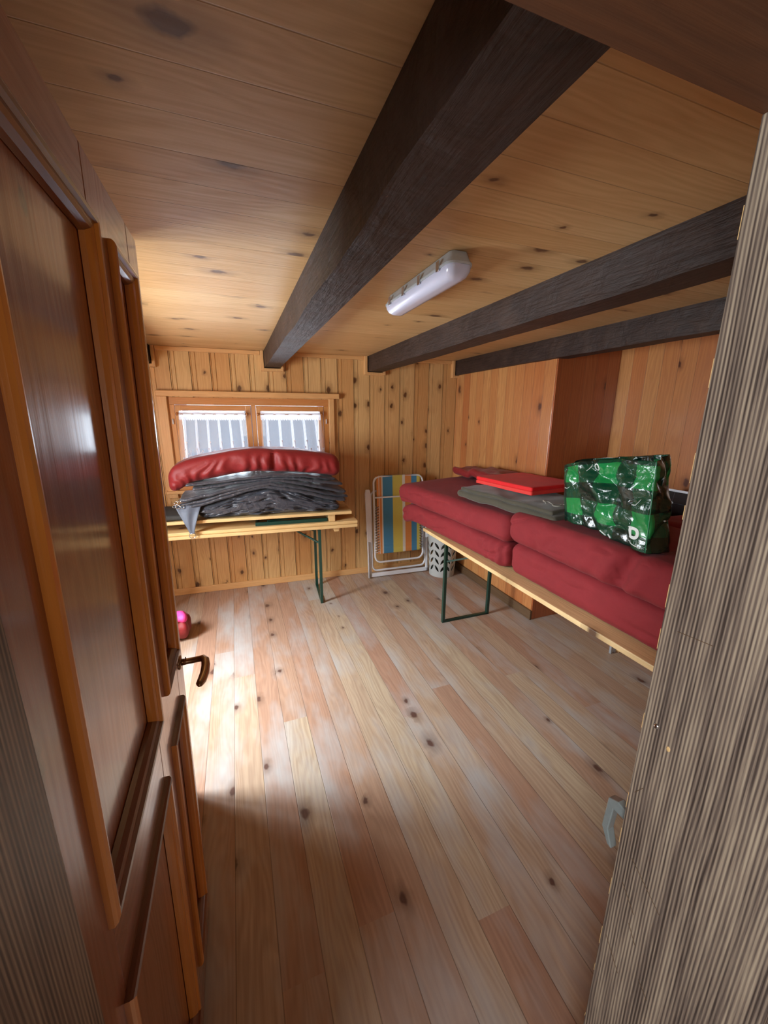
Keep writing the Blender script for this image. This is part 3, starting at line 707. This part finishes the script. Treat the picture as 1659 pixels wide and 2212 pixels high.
mb.bar((-0.80, 0.07, 0.066), (-0.30, 0.24, 0.066), 0.014, 0.012); mb.bar((-0.80, 0.41, 0.066), (-0.30, 0.24, 0.066), 0.014, 0.012)
mb.build('leg_frame', M['green'], t2, bevel=0.002)
t3 = empty('beer_bench', TL + Vector((-0.045, 0.03, 0.859)), TR - 0.004); tag(t3, 'pale wooden board lying topmost of the three, under the grey cover', 'bench')
MB().box(-2.15, 0.0, 0.0, 0.46, 0.0, 0.027).build('seat_board', M['board'], t3, bevel=0.004)
CT = 0.887

# dark wool blanket at the left, under the cover
def fb(p, nn): return p + nn * 0.006 * noise.noise(p * 14)
o = soft(0.30, 0.20, 0.022, 0.022, 24, fb).build('wool_blanket', M['rug'], smooth=True, loc=(-0.70, 3.70, CT + 0.029), rz=TR)
tag(o, 'dark grey wool blanket lying flat under the left end of the grey cover', 'blanket')

# arched pile of dark grey nylon cover
def arch(x, lo, hi, xp=0.28):
    a = (x + 0.50) / (xp + 0.50) if x < xp else (0.96 - x) / (0.96 - xp)
    a = max(0, min(1, a)); a = a * a * (3 - 2 * a) * 0.6 + a * 0.4
    return lo + (hi - lo) * a
cov = empty('folded_cover', (0.2, 3.6, CT)); tag(cov, 'crumpled dark grey waterproof cover folded in layers on the left boards', 'folded cover')
def cv(mb, name, mat, par=cov, **k):
    for i, p in enumerate(mb.v): mb.v[i] = p - Vector((0.2, 3.6, CT))
    return mb.build(name, mat, par, **k)
def fyb(x): return 3.375 - 0.072 * (x - 1.0)          # y of the front board edge at x
def body(p, nn):
    x = 0.26 + p.x; t = (p.z / 0.1 + 1) / 2
    top = arch(x, 0.955, 1.145, 0.24)
    z = CT + 0.001 + t * (top - CT)
    y = fyb(x) + 0.215 + p.y
    if nn.y < -0.2 or t > 0.3:
        k = math.sin(x * 24 + 5 * noise.noise(Vector((x * 3, t * 2, 1)))) * 0.5 + noise.noise(Vector((x * 9 + t * 5, t * 7 - x * 4, 4.0)))
        fold = abs(noise.noise(Vector((x * 5 - t * 3.0, t * 6 + x * 3, 9.0))))
        fold2 = abs(noise.noise(Vector((x * 11 + t * 8, t * 9 - x * 7, 2.0))))
        y -= (-nn.y if nn.y < 0 else 0) * (0.026 * k + 0.10 * fold + 0.05 * fold2 - 0.02 + 0.03 * math.sin(t * math.pi)) - 0.005
        z += 0.010 * noise.noise(Vector((x * 8, y * 8, 2.0))) * t
    return Vector((x, max(y, fyb(x) - 0.012), max(z, CT + 0.0005)))
cv(soft(0.60, 0.20, 0.1, 0.085, 70, body), 'crumpled_body', M['tarp'], smooth=True)
def layer(k, xl, xr, z_add, th, yf, pk, mat='tarp', lo=0.0, sd=0.0):
    def f(p, nn):
        x = (xl + xr) / 2 + p.x
        z = arch(x, 0.965 + lo, 1.145, pk) + z_add + p.z + 0.006 * noise.noise(Vector((x * 4, p.y * 5, k * 3.1))) + 0.006 * noise.noise(Vector((x * 16, p.y * 6, k * 1.7)))
        y = fyb(x) + yf + 0.19 + p.y + 0.012 * math.sin(x * 3.1 + k * 2 + sd) + 0.004 * noise.noise(Vector((x * 12, k, 0)))
        e = (x - xl) / (xr - xl)
        if e > 0.85: y += (e - 0.85) * 0.35 * (0.19 - p.y)          # right tip tapers to a point
        return Vector((x, y, z))
    cv(soft((xr - xl) / 2, 0.19, th / 2, th / 2, 44, f), 'folded_layer', M[mat], smooth=True)
layer(1, -0.44, 0.90, 0.000, 0.030, -0.012, 0.22, lo=0.02)
layer(2, -0.47, 0.93, 0.022, 0.026, 0.000, 0.25, lo=0.03)
layer(3, -0.46, 0.91, 0.048, 0.028, -0.010, 0.30, lo=0.05)
layer(4, -0.36, 0.88, 0.070, 0.026, 0.008, 0.30, lo=0.10)
layer(5, -0.41, 0.82, 0.092, 0.020, 0.014, 0.32, lo=0.115)
# webbing corner that hangs over the edge, with its metal ring
def strapf(u, v):
    wv = 0.085 * (1 - v) ** 1.2 + 0.016
    x = -0.405 + 0.015 * v + (u - 0.5) * 2 * wv; z = 1.02 - 0.235 * v
    y = fyb(x) - 0.016 - 0.030 * min(1, v * 1.6) + 0.010 * math.sin(u * 9 + v * 3) * (1 - v)
    if v < 0.25: y += (0.25 - v) * 0.12
    return (x, y, z)
so = cv(MB().grid(strapf, 14, 20), 'strap', M['tarpl'], smooth=True, solid=0.002)
pr = [(-0.412, 0.789), (-0.368, 0.792), (-0.366, 0.766), (-0.376, 0.754), (-0.400, 0.752), (-0.412, 0.764)]
mb = MB().tube([(a, fyb(a) - 0.048, b_) for a, b_ in pr], 0.004, 8, closed=True)
for i, p in enumerate(mb.v): mb.v[i] = p - Vector((0.2, 3.6, CT))
mb.build('buckle', M['bright_steel'], so, smooth=True)
for (x, z, rr_) in ((-0.485, 1.045, 0.014), (-0.475, 1.012, 0.016), (-0.445, 1.010, 0.014), (-0.50, 1.018, 0.012), (-0.46, 1.062, 0.010)):
    mb = MB(); mb.tube([(x + rr_ * math.cos(a), fyb(x) - 0.012 + 0.006 * math.sin(a * 2 + x * 30), z + rr_ * 0.9 * math.sin(a)) for a in [i * math.pi / 6 for i in range(12)]], 0.0033, 7, closed=True)
    cv(mb, 'ring', M['bright_steel'], smooth=True)

# red padded quilt on top
def quilt(p, nn):
    x = 0.17 + p.x; t = p.z
    cz = 1.362 - ((x - 0.20) / 0.65) ** 2 * (0.105 if x < 0.2 else 0.075)
    z = cz + t * 1.12 - (0.20 * max(0, -0.36 - x) if t < 0 else 0.10 * max(0, -0.40 - x)); y = fyb(x) + 0.24 + p.y
    fr = max(0.0, -nn.y)
    amp = 0.5 + 0.5 * math.sin(x * 4.0 + 1.0)
    wr = math.sin(x * 62 + 9 * noise.noise(Vector((x * 4, t * 8, 1)))) * max(0, 0.7 - t / 0.09) * 0.009 * (0.4 + amp)
    seam = -0.028 * math.exp(-((x - 0.30) / 0.022) ** 2) * (0.4 + 0.6 * (t < 0.06))
    y -= fr * (wr + seam) + 0.012 * noise.noise(Vector((x * 5, t * 9, 3))) * fr
    z += 0.010 * noise.noise(Vector((x * 4, y * 5, 8))) + (max(0, nn.z) * seam * 0.4)
    return Vector((x, y, z))
mb = soft(0.71, 0.19, 0.088, 0.075, 110, quilt)
for i, p in enumerate(mb.v): mb.v[i] = p - Vector((0.17, 3.6, 1.2))
o = mb.build('red_quilt', M['satin'], smooth=True, loc=(0.17, 3.6, 1.2))
tag(o, 'long rolled red padded quilt lying on the dark grey cover below the window', 'quilt')

# red and pink bundle on the floor behind the door
bd = empty('cloth_bundle', (-0.56, 3.22, 0)); tag(bd, 'small red and pink cloth bundle on the floor behind the open door', 'cloth bundle')
def bf(p, nn): return p + nn * (0.018 * noise.noise(p * 12) + 0.006 * math.sin(p.x * 60 + p.y * 40))
o = soft(0.11, 0.11, 0.085, 0.08, 26, bf).build('red_cloth', M['satin'], bd, smooth=True, loc=(0, 0, 0.098))
soft(0.055, 0.06, 0.03, 0.03, 14, bf).build('pink_cloth', M['pink'], bd, smooth=True, loc=(0.028, -0.03, 0.185))

# ------------------------------------------------------------------ striped folding garden chair against the back wall
ch = empty('garden_chair', (1.60, 3.90, 0), BR); tag(ch, 'folded white tubular garden chair with blue, yellow and orange striped cloth', 'chair')
ch.rotation_euler = (R(-4.5), 0, BR); ch.location = (1.60, 3.755, 0.012)
def loop(x0, x1, z0, z1, r, y, n=6):
    pts = []
    for cx_, cz_, a0 in ((x1 - r, z1 - r, 0), (x0 + r, z1 - r, 90), (x0 + r, z0 + r, 180), (x1 - r, z0 + r, 270)):
        for i in range(n + 1):
            a = R(a0 + 90 * i / n); pts.append((cx_ + r * math.cos(a), y, cz_ + r * math.sin(a)))
    return pts
MB().tube(loop(-0.275, 0.285, 0.17, 1.105, 0.07, 0.0), 0.011, 10, closed=True).build('back_frame', M['white'], ch, smooth=True)
MB().tube(loop(-0.30, 0.325, 0.07, 0.95, 0.06, 0.035), 0.011, 10, closed=True).build('seat_frame', M['white'], ch, smooth=True)
mb = MB(); mb.box(-0.335, 0.355, 0.02, 0.045, 0.0, 0.042); mb.box(-0.335, -0.312, 0.02, 0.045, 0.0, 0.62); mb.box(0.332, 0.355, 0.02, 0.045, 0.0, 0.60)
mb.build('leg_frame', M['white'], ch, bevel=0.004)
mb = MB(); mb.tube([(-0.27, -0.02, 0.885), (0.28, -0.02, 0.885)], 0.008, 8); mb.build('cross_bar', M['white'], ch, smooth=True)
for sx in (-1, 1):
    mb = MB(); mb.prism([(-0.028, 0.42), (0.022, 0.40), (0.026, 0.50), (0.020, 0.93), (0.010, 0.975), (-0.030, 0.975), (-0.040, 0.93)], -0.03, 0.0, lambda a, b_, c: (sx * 0.322 - (0.015 if sx < 0 else -0.015) + (a if sx < 0 else -a), c, b_))
    mb.build('armrest', M['white'], ch, bevel=0.006)
mb = MB(); mb.tube([(-0.345, 0.012, 0.0), (-0.350, 0.012, 0.45), (-0.335, 0.012, 0.58)], 0.010, 8); mb.build('stay', M['white'], ch, smooth=True)
def clothf(u, v):
    x = -0.245 + 0.505 * u; z = 0.265 + (1.115 - 0.265) * v
    return (x, -0.006 - 0.004 * math.sin(u * 3.1) + (0.0015 * math.sin(v * 120) if v < 0.15 else 0), z)
mb = MB(); mb.grid(clothf, 24, 70, lambda u, v: (u, v)); cl = mb.build('striped_cloth', M['stripes'], ch, smooth=True, solid=0.002)
for sx, xa, xb in ((-1, -0.272, -0.225), (1, 0.283, 0.238)):
    mb = MB()
    for i in range(17):
        z = 0.28 + i * 0.030
        mb.tube([(xa, -0.014, z), (xb, -0.012, z + 0.016), (xa, -0.014, z + 0.028)], 0.0028, 5)
    mb.build('lacing', M['white'], cl, smooth=True)
for sx, xa, xb in ((-1, -0.262, -0.228), (1, 0.274, 0.240)):
    mb = MB(); mb.tube([(xa + 0.004, -0.016, 0.30), (xa + 0.004, -0.016, 0.78)], 0.0022, 5)
    for i in range(17):
        z = 0.295 + i * 0.030
        mb.tube([(xa, -0.017, z), (xb, -0.015, z + 0.012)], 0.0022, 5)
    mb.build('lacing', M['rug'], cl, smooth=True)

# ------------------------------------------------------------------ laundry basket with leaf openings
bk = empty('laundry_basket', (2.08, 3.66, 0)); tag(bk, 'pale grey plastic basket with leaf-shaped openings standing in the corner', 'basket')
def leaf(a, z):
    """true inside a leaf opening; a in radians round the basket"""
    col = 7; ph = a / (2 * math.pi) * col; k = math.floor(ph); fu = ph - k - 0.5      # -0.5..0.5
    for row in range(4):
        zc = 0.105 + row * 0.088
        for sg in (-1, 1):
            du = (fu - sg * 0.25) * 0.138; dz = z - zc
            an = R(56) * (sg)
            lx = du * math.cos(an) + dz * math.sin(an) if sg > 0 else du * math.cos(an) + dz * math.sin(an)
            ly = -du * math.sin(an) + dz * math.cos(an)
            # long axis tilted outwards
            if (lx / 0.046) ** 2 < 1 and abs(ly) < 0.0135 * (1 - (lx / 0.046) ** 2): return True
    return False
NA, NZ, HB = 420, 180, 0.52
mb = MB(); 
def rad_b(z): return 0.138 + 0.030 * (z / HB)
for j in range(NZ + 1):
    z = HB * j / NZ
    for i in range(NA):
        a = 2 * math.pi * i / NA; mb.v.append(Vector((rad_b(z) * math.cos(a), rad_b(z) * math.sin(a), z)))
for j in range(NZ):
    for i in range(NA):
        a = 2 * math.pi * (i + 0.5) / NA; z = HB * (j + 0.5) / NZ
        if 0.055 < z < 0.46 and leaf(a, z): continue
        k = (i + 1) % NA; mb.f.append([j * NA + i, j * NA + k, (j + 1) * NA + k, (j + 1) * NA + i])
mb.build('basket_wall', M['basket'], bk, smooth=True, solid=0.003)
MB().lathe([(0.0001, 0.002), (0.136, 0.002), (0.136, 0.01), (0.0001, 0.01)], (0, 0, 0), 40).build('basket_base', M['basket'], bk)
MB().lathe([(0.166, 0.50), (0.178, 0.505), (0.180, 0.522), (0.168, 0.526), (0.163, 0.515)], (0, 0, 0), 48).build('rim', M['basket'], bk, smooth=True)
def bag_in(p, nn): return p + nn * 0.008 * noise.noise(p * 18)
soft(0.095, 0.095, 0.17, 0.06, 18, bag_in).build('bag_inside', M['basket_in'], bk, smooth=True, loc=(0, 0, 0.185))

# ------------------------------------------------------------------ right table
TX0, TX1, TY0, TY1 = 1.53, 2.03, 0.83, 3.06
t4 = empty('beer_table', (TX0, TY0, 0)); tag(t4, 'long wooden folding table with green legs carrying red futons along the right', 'table')
MB().box(0, 0.5, 0, TY1 - TY0, 0.727, 0.755).build('table_top', M['boardy'], t4, bevel=0.004)
for y, by in ((2.69 - TY0, 2.35 - TY0), (0.05, 0.10)):
    mb = MB(); s = 0.013
    mb.box(0.035 - s, 0.035 + s, y - s, y + s, 0, 0.726); mb.box(0.485 - s, 0.485 + s, y - s, y + s, 0, 0.726)
    mb.box(0.035, 0.485, y - s, y + s, 0.0, 0.018); mb.box(0.035, 0.485, y - s, y + s, 0.69, 0.715)
    lf = mb.build('leg_frame', M['green'], t4, bevel=0.002)
    mb = MB(); mb.bar((0.04, y, 0.56), (0.21, by, 0.72), 0.014, 0.012); mb.bar((0.48, y, 0.56), (0.31, by, 0.72), 0.014, 0.012)
    mb.build('brace', M['green'], lf)
# low folding camp table in the recess behind (carries the back half of the bedding)
t5 = empty('camp_table', (2.10, 0.75, 0)); tag(t5, 'folding table behind the red futons with silver legs, mostly hidden beneath them', 'table')
MB().box(0, 0.55, 0, 1.62, 0.727, 0.752).build('table_top', M['board'], t5, bevel=0.003)
for y in (0.12, 1.10):
    mb = MB()
    for x in (0.44, 0.475): mb.box(x - 0.009, x + 0.009, y - 0.009, y + 0.009, 0.0, 0.727)
    mb.build('leg', M['alu'], t5, bevel=0.002)
    MB().box(0.50, 0.54, y - 0.02, y + 0.02, 0.0, 0.727).build('leg_post', M['board'], t5, bevel=0.002)

# ------------------------------------------------------------------ folded futons
def futon(name, label, xf, xb, ya, yb, z0, z1, skew=0.0, r=0.062, sag=0.0, end_droop=0.0, rise=0.0, seed=0, n=64, wr=1.0, hump=None, group='folded red futons on the right table'):
    hx, hy, hz = (xb - xf) / 2, (yb - ya) / 2, (z1 - z0) / 2; cx_, cy_, cz_ = (xf + xb) / 2, (ya + yb) / 2, (z0 + z1) / 2
    def f(p, nn):
        e = (p.y / hy + 1) / 2; x_ = (p.x / hx + 1) / 2
        x = cx_ + p.x - skew * e * (1 - x_ * 0.5); y = cy_ + p.y; z = cz_ + p.z
        tz = (p.z / hz + 1) / 2
        z += rise * x_ * tz
        z -= sag * math.sin(e * math.pi) * tz * (1 - x_)
        if end_droop and e > 0.8: z -= end_droop * ((e - 0.8) / 0.2) ** 2
        q = Vector((x * 3 + seed, y * 3, z * 4))
        z += 0.014 * wr * noise.noise(q) * (tz if z0 < 0.8 else 1)
        x -= 0.020 * wr * noise.noise(q * 1.3 + Vector((5, 0, 0))) * max(0, -nn.x) + 0.004 * noise.noise(q * 5) * max(0, -nn.x)
        y += 0.012 * wr * noise.noise(q * 1.7 + Vector((0, 9, 0)))
        cr = abs(noise.noise(Vector((x * 2 + seed * 2.3, y * 5 + z * 6, z * 5 - y * 2)))) ; x += 0.014 * wr * max(0, 0.14 - cr) / 0.14 * max(0, -nn.x)
        if hump: x, y, z = hump(x, y, z, tz, e, x_, nn)
        return Vector((x - cx_, y - cy_, z - cz_))
    o = soft(hx, hy, hz, r, n, f).build(name, M['futon'], smooth=True, loc=(cx_, cy_, cz_))
    return tag(o, label, 'futon', group)
def far_low(x, y, z, tz, e, x_, nn):
    if e < 0.16: x -= 0.01 * math.sin(y * 90) * max(0, -nn.x)           # gathers at the near end
    return x, y, max(z, 0.757) if y < TY1 else z
futon('folded_futon', 'lower folded red futon at the far end of the right table', 1.585, 2.24, 1.98, 3.50, 0.757, 0.935, skew=0.10, end_droop=0.07, seed=1, hump=far_low)
futon('folded_futon', 'upper folded red futon at the far end, beneath the dark felt', 1.565, 2.26, 1.96, 3.50, 0.938, 1.118, skew=0.11, rise=0.05, end_droop=0.03, seed=4, wr=0.8)
def near_low(x, y, z, tz, e, x_, nn): return x, y, max(z, 0.757)
def near_up(x, y, z, tz, e, x_, nn):
    d = (y - 1.18) + 0.35 * (z - 1.0)
    c = math.exp(-(d / 0.030) ** 2)
    x += 0.050 * c * max(0, -nn.x); z += -0.018 * c * max(0, nn.z)
    c2 = math.exp(-((d - 0.07) / 0.035) ** 2) + 0.7 * math.exp(-((d + 0.08) / 0.03) ** 2) + 0.5 * math.exp(-((d - 0.20 + 0.3 * (z - 1.0)) / 0.03) ** 2); x -= 0.022 * c2 * max(0, -nn.x)
    return x, y, z
futon('folded_futon', 'lower folded red futon at the near end of the right table', 1.60, 2.26, 0.42, 1.955, 0.757, 0.962, seed=8, wr=0.6, hump=near_low)
futon('folded_futon', 'upper folded red futon at the near end, under the green bag', 1.575, 2.26, 0.42, 1.965, 0.965, 1.165, seed=12, rise=0.0, wr=0.8, hump=near_up, n=80)
def pil(p, nn): return p + nn * 0.010 * noise.noise(p * 7)
o = soft(0.185, 0.42, 0.19, 0.08, 34, pil).build('cushion', M['futon'], smooth=True, loc=(2.49, 1.22, 0.956))
tag(o, 'dusky red cushion behind the green bag, in front of the solar panel', 'cushion')
# loose dark red blanket heaped along the back of the far futons
def heap(p, nn):
    y = 2.85 + p.y; q = Vector((p.x * 5, y * 4, 2.0))
    hgt = 1.0 + 0.5 * noise.noise(Vector((y * 2.2, 0, 5)))
    return Vector((p.x + 0.02 * noise.noise(q), p.y, p.z * hgt + 0.018 * noise.noise(q * 2) + (0.02 if 2.4 < y < 3.1 else 0)))
o = soft(0.15, 0.55, 0.035, 0.035, 40, heap).build('red_blanket', M['satin'], smooth=True, loc=(2.13, 2.84, 1.215))
tag(o, 'dark red blanket heaped along the back of the far futons by the wall', 'blanket')

# dark felt, red foam mats on it
def feltf(p, nn):
    e = (p.y / 0.42 + 1) / 2
    return p + Vector((0, 0, 0.012 * noise.noise(p * 5))) + nn * 0.004 * noise.noise(p * 14) - Vector((0, 0, 0.010 * (1 - e)))
fz = 1.172
fe = empty('folded_felt', (1.86, 2.14, fz)); fe.rotation_euler = (0, 0, R(7)); tag(fe, 'folded dark grey felt bag with drawstring under the bright red mats', 'folded felt')
soft(0.255, 0.45, 0.026, 0.026, 36, feltf).build('lower_fold', M['felt'], fe, smooth=True, loc=(0, 0, 0))
soft(0.245, 0.42, 0.014, 0.014, 36, feltf).build('upper_fold', M['felt'], fe, smooth=True, loc=(0.012, 0.01, 0.036))
pts = []
for i in range(40):
    a = i / 39
    pts.append((-0.16 + 0.10 * a + 0.035 * math.sin(a * 9), -0.30 + 0.10 * math.sin(a * 7.0) * (1 - a) - 0.05 * a, 0.058 + 0.006 * math.sin(a * 20)))
MB().tube(pts, 0.003, 6).build('drawstring', M['cord'], fe, smooth=True)
pts = [(-0.12 + 0.045 * math.cos(a), -0.36 + 0.03 * math.sin(a), 0.056) for a in [i * math.pi / 8 for i in range(16)]]
MB().tube(pts, 0.003, 6, closed=True).build('drawstring', M['cord'], fe, smooth=True)
for k, (mt, lb) in enumerate((('redmat2', 'coral red foam mat, lower of the two on the dark felt'), ('redmat', 'bright red foam mat, upper of the two on the dark felt'))):
    def mf(p, nn): return p + Vector((0, 0, 0.003 * noise.noise(p * 4)))
    o = soft(0.25, 0.285, 0.0135, 0.006, 20, mf).build('foam_mat', M[mt], smooth=True, loc=(2.04 + 0.004 * k, 2.36 + 0.004 * k, fz + 0.068 + 0.0275 * k), rz=R(6))
    tag(o, lb, 'foam mat', 'red foam mats')

# ------------------------------------------------------------------ green checked shopping bag
bz = 1.172
bot = [Vector((1.70, 1.63, 0)), Vector((1.625, 1.10, 0)), Vector((1.775, 1.11, 0)), Vector((1.88, 1.60, 0))]
top = [Vector((1.675, 1.655, 1.485)), Vector((1.635, 1.125, 1.565)), Vector((1.80, 1.19, 1.585)), Vector((1.86, 1.63, 1.52))]
seglen = [(bot[(i + 1) % 4] - bot[i]).length for i in range(4)]; tot = sum(seglen)
cum = [0]
for s_ in seglen: cum.append(cum[-1] + s_)
def bagP(u, v, off=0.0):
    """u metres round from the far-left corner, v 0..1 up"""
    u = u % tot
    for i in range(4):
        if u <= cum[i + 1] + 1e-9: break
    f = (u - cum[i]) / seglen[i]; a, b_ = bot[i], bot[(i + 1) % 4]; c, d_ = top[i], top[(i + 1) % 4]
    P0 = a.lerp(b_, f); P1_ = c.lerp(d_, f)
    zt = P1_.z + (0.022 * math.sin(f * math.pi) if i == 0 else 0)
    zb = bz + (0.030 * max(0, 0.5 - abs(f - 0.25)) if i == 0 else 0)
    dirv = (b_ - a).normalized(); nrm = Vector((dirv.y, -dirv.x, 0)) * (-1)
    ctr = sum(bot, Vector()) / 4
    if nrm.dot(P0 - ctr) < 0: nrm = -nrm
    x = P0.x + (P1_.x - P0.x) * v; y = P0.y + (P1_.y - P0.y) * v; z = zb + (zt - zb) * v
    q = Vector((u * 7, v * 2.6, i * 3.0))
    e = math.sin(f * math.pi) ** 0.5
    q2 = Vector((u * 5 + v * 2.2, v * 2.0 - u * 4, i * 3.0))
    d = 0.022 * noise.noise(q) + 0.075 * (abs(noise.noise(q2 + Vector((3, 1, 7)))) - 0.2) + 0.012 * abs(noise.noise(q2 * 2.6)) + 0.004 * noise.noise(q * 4)
    d = d * e + 0.022 * e * math.sin(v * math.pi)
    if i == 0: d -= 0.050 * math.exp(-((f - 0.62 - 0.18 * (0.5 - v)) / 0.10) ** 2) * (0.3 + 0.7 * v)
    p = Vector((x, y, z)) + nrm * (d + off)
    p.z += 0.006 * noise.noise(q * 2) * e
    return p
bag = empty('shopping_bag', (1.75, 1.36, bz)); tag(bag, 'crumpled glossy green checked plastic shopping bag standing on the near red futon', 'bag')
BL = Vector((1.75, 1.36, bz))
mb = MB(); mb.grid(lambda u, v: bagP(u * tot, v) - BL, 220, 90, lambda u, v: (u * tot, v * 0.4), closed_u=True)
bb = mb.build('bag_wall', M['plaid'], bag, smooth=True, solid=0.0012)
mb = MB(); i0 = 0
for k in range(220): mb.v.append(bagP(k / 220 * tot, 0.004) - BL)
mb.f.append(list(range(220))); mb.build('bag_base', M['plaid'], bag)
mb = MB(); mb.tube([bagP(cum[1], v / 30, 0.002) - BL for v in range(31)], 0.0016, 6); mb.build('seam', plain('seam_green', L(70, 150, 110), 0.3), bag, smooth=True)
white = plain('white_print', L(222, 226, 222), 0.4, 0, 60, 0.03)
def text_on_bag(s, u0, v0, size, shear=0.0, weight=0.0):
    cu = bpy.data.curves.new('t', 'FONT'); cu.body = s; cu.size = size; cu.offset = weight
    to = bpy.data.objects.new('t', cu); COL.objects.link(to); bpy.context.view_layer.update()
    me = bpy.data.meshes.new_from_object(to.evaluated_get(bpy.context.evaluated_depsgraph_get())); bpy.data.objects.remove(to)
    bm = bmesh.new(); bm.from_mesh(me); bmesh.ops.triangulate(bm, faces=bm.faces)
    bmesh.ops.subdivide_edges(bm, edges=bm.edges[:], cuts=2)
    for v in bm.verts:
        p = v.co.copy(); v.co = bagP(u0 + p.x + shear * p.y, v0 + p.y / 0.4, 0.003) - BL
    bm.to_mesh(me); bm.free(); me.materials.append(white)
    o = bpy.data.objects.new('printed_letter', me); COL.objects.link(o); o.parent = bag; return o
text_on_bag('D', cum[1] - 0.092, 0.115, 0.075, 0.0, 0.004)
text_on_bag('0', 0.225, 0.86, 0.050, 0.0, 0.0)
text_on_bag('/', 0.185, 0.86, 0.050, 0.2)
def line_on_bag(pts, r, name='printed_line'):
    MB().tube([bagP(u, v, 0.0025) - BL for u, v in pts], r, 6, flat=0.4).build(name, white, bag, smooth=True)
for vv in (0.119, 0.243): line_on_bag([(cum[1] - 0.094, vv), (cum[1] - 0.076, vv)], 0.0028)
line_on_bag([(cum[1] - 0.105 + 0.02 * i * 0.5, 0.065 - 0.003 * i) for i in range(9)], 0.0022)
line_on_bag([(cum[1] - 0.085, 0.50), (cum[1] - 0.062, 0.505), (cum[1] - 0.05, 0.55), (cum[1] - 0.045, 0.58)], 0.003)
line_on_bag([(0.27, 0.055), (0.30, 0.012)], 0.0035)
line_on_bag([(0.315, 0.045), (0.335, 0.01)], 0.0035)
line_on_bag([(0.015, 0.60), (0.035, 0.585), (0.055, 0.61)], 0.003)
line_on_bag([(cum[1] + 0.045, 0.80), (cum[1] + 0.075, 0.80)], 0.0022)
line_on_bag([(cum[1] + 0.075, 0.34), (cum[1] + 0.09, 0.34)], 0.004)

# ------------------------------------------------------------------ solar panel leaning behind
sp = empty('solar_panel', (2.765, 1.30, 0.985)); sp.rotation_euler = (0, R(10), 0)
tag(sp, 'black solar panel with silver frame leaning behind the green bag', 'solar panel')
MB().box(-0.006, 0.006, -0.62, 0.52, -0.20, 0.262).build('cells', M['cell'], sp)
mb = MB(); mb.box(-0.018, 0.018, -0.635, 0.535, 0.262, 0.278); mb.box(-0.018, 0.018, -0.635, 0.535, -0.216, -0.20)
mb.box(-0.018, 0.018, -0.635, -0.62, -0.20, 0.262); mb.box(-0.018, 0.018, 0.52, 0.535, -0.20, 0.262); mb.build('panel_frame', M['alu'], sp, bevel=0.001)
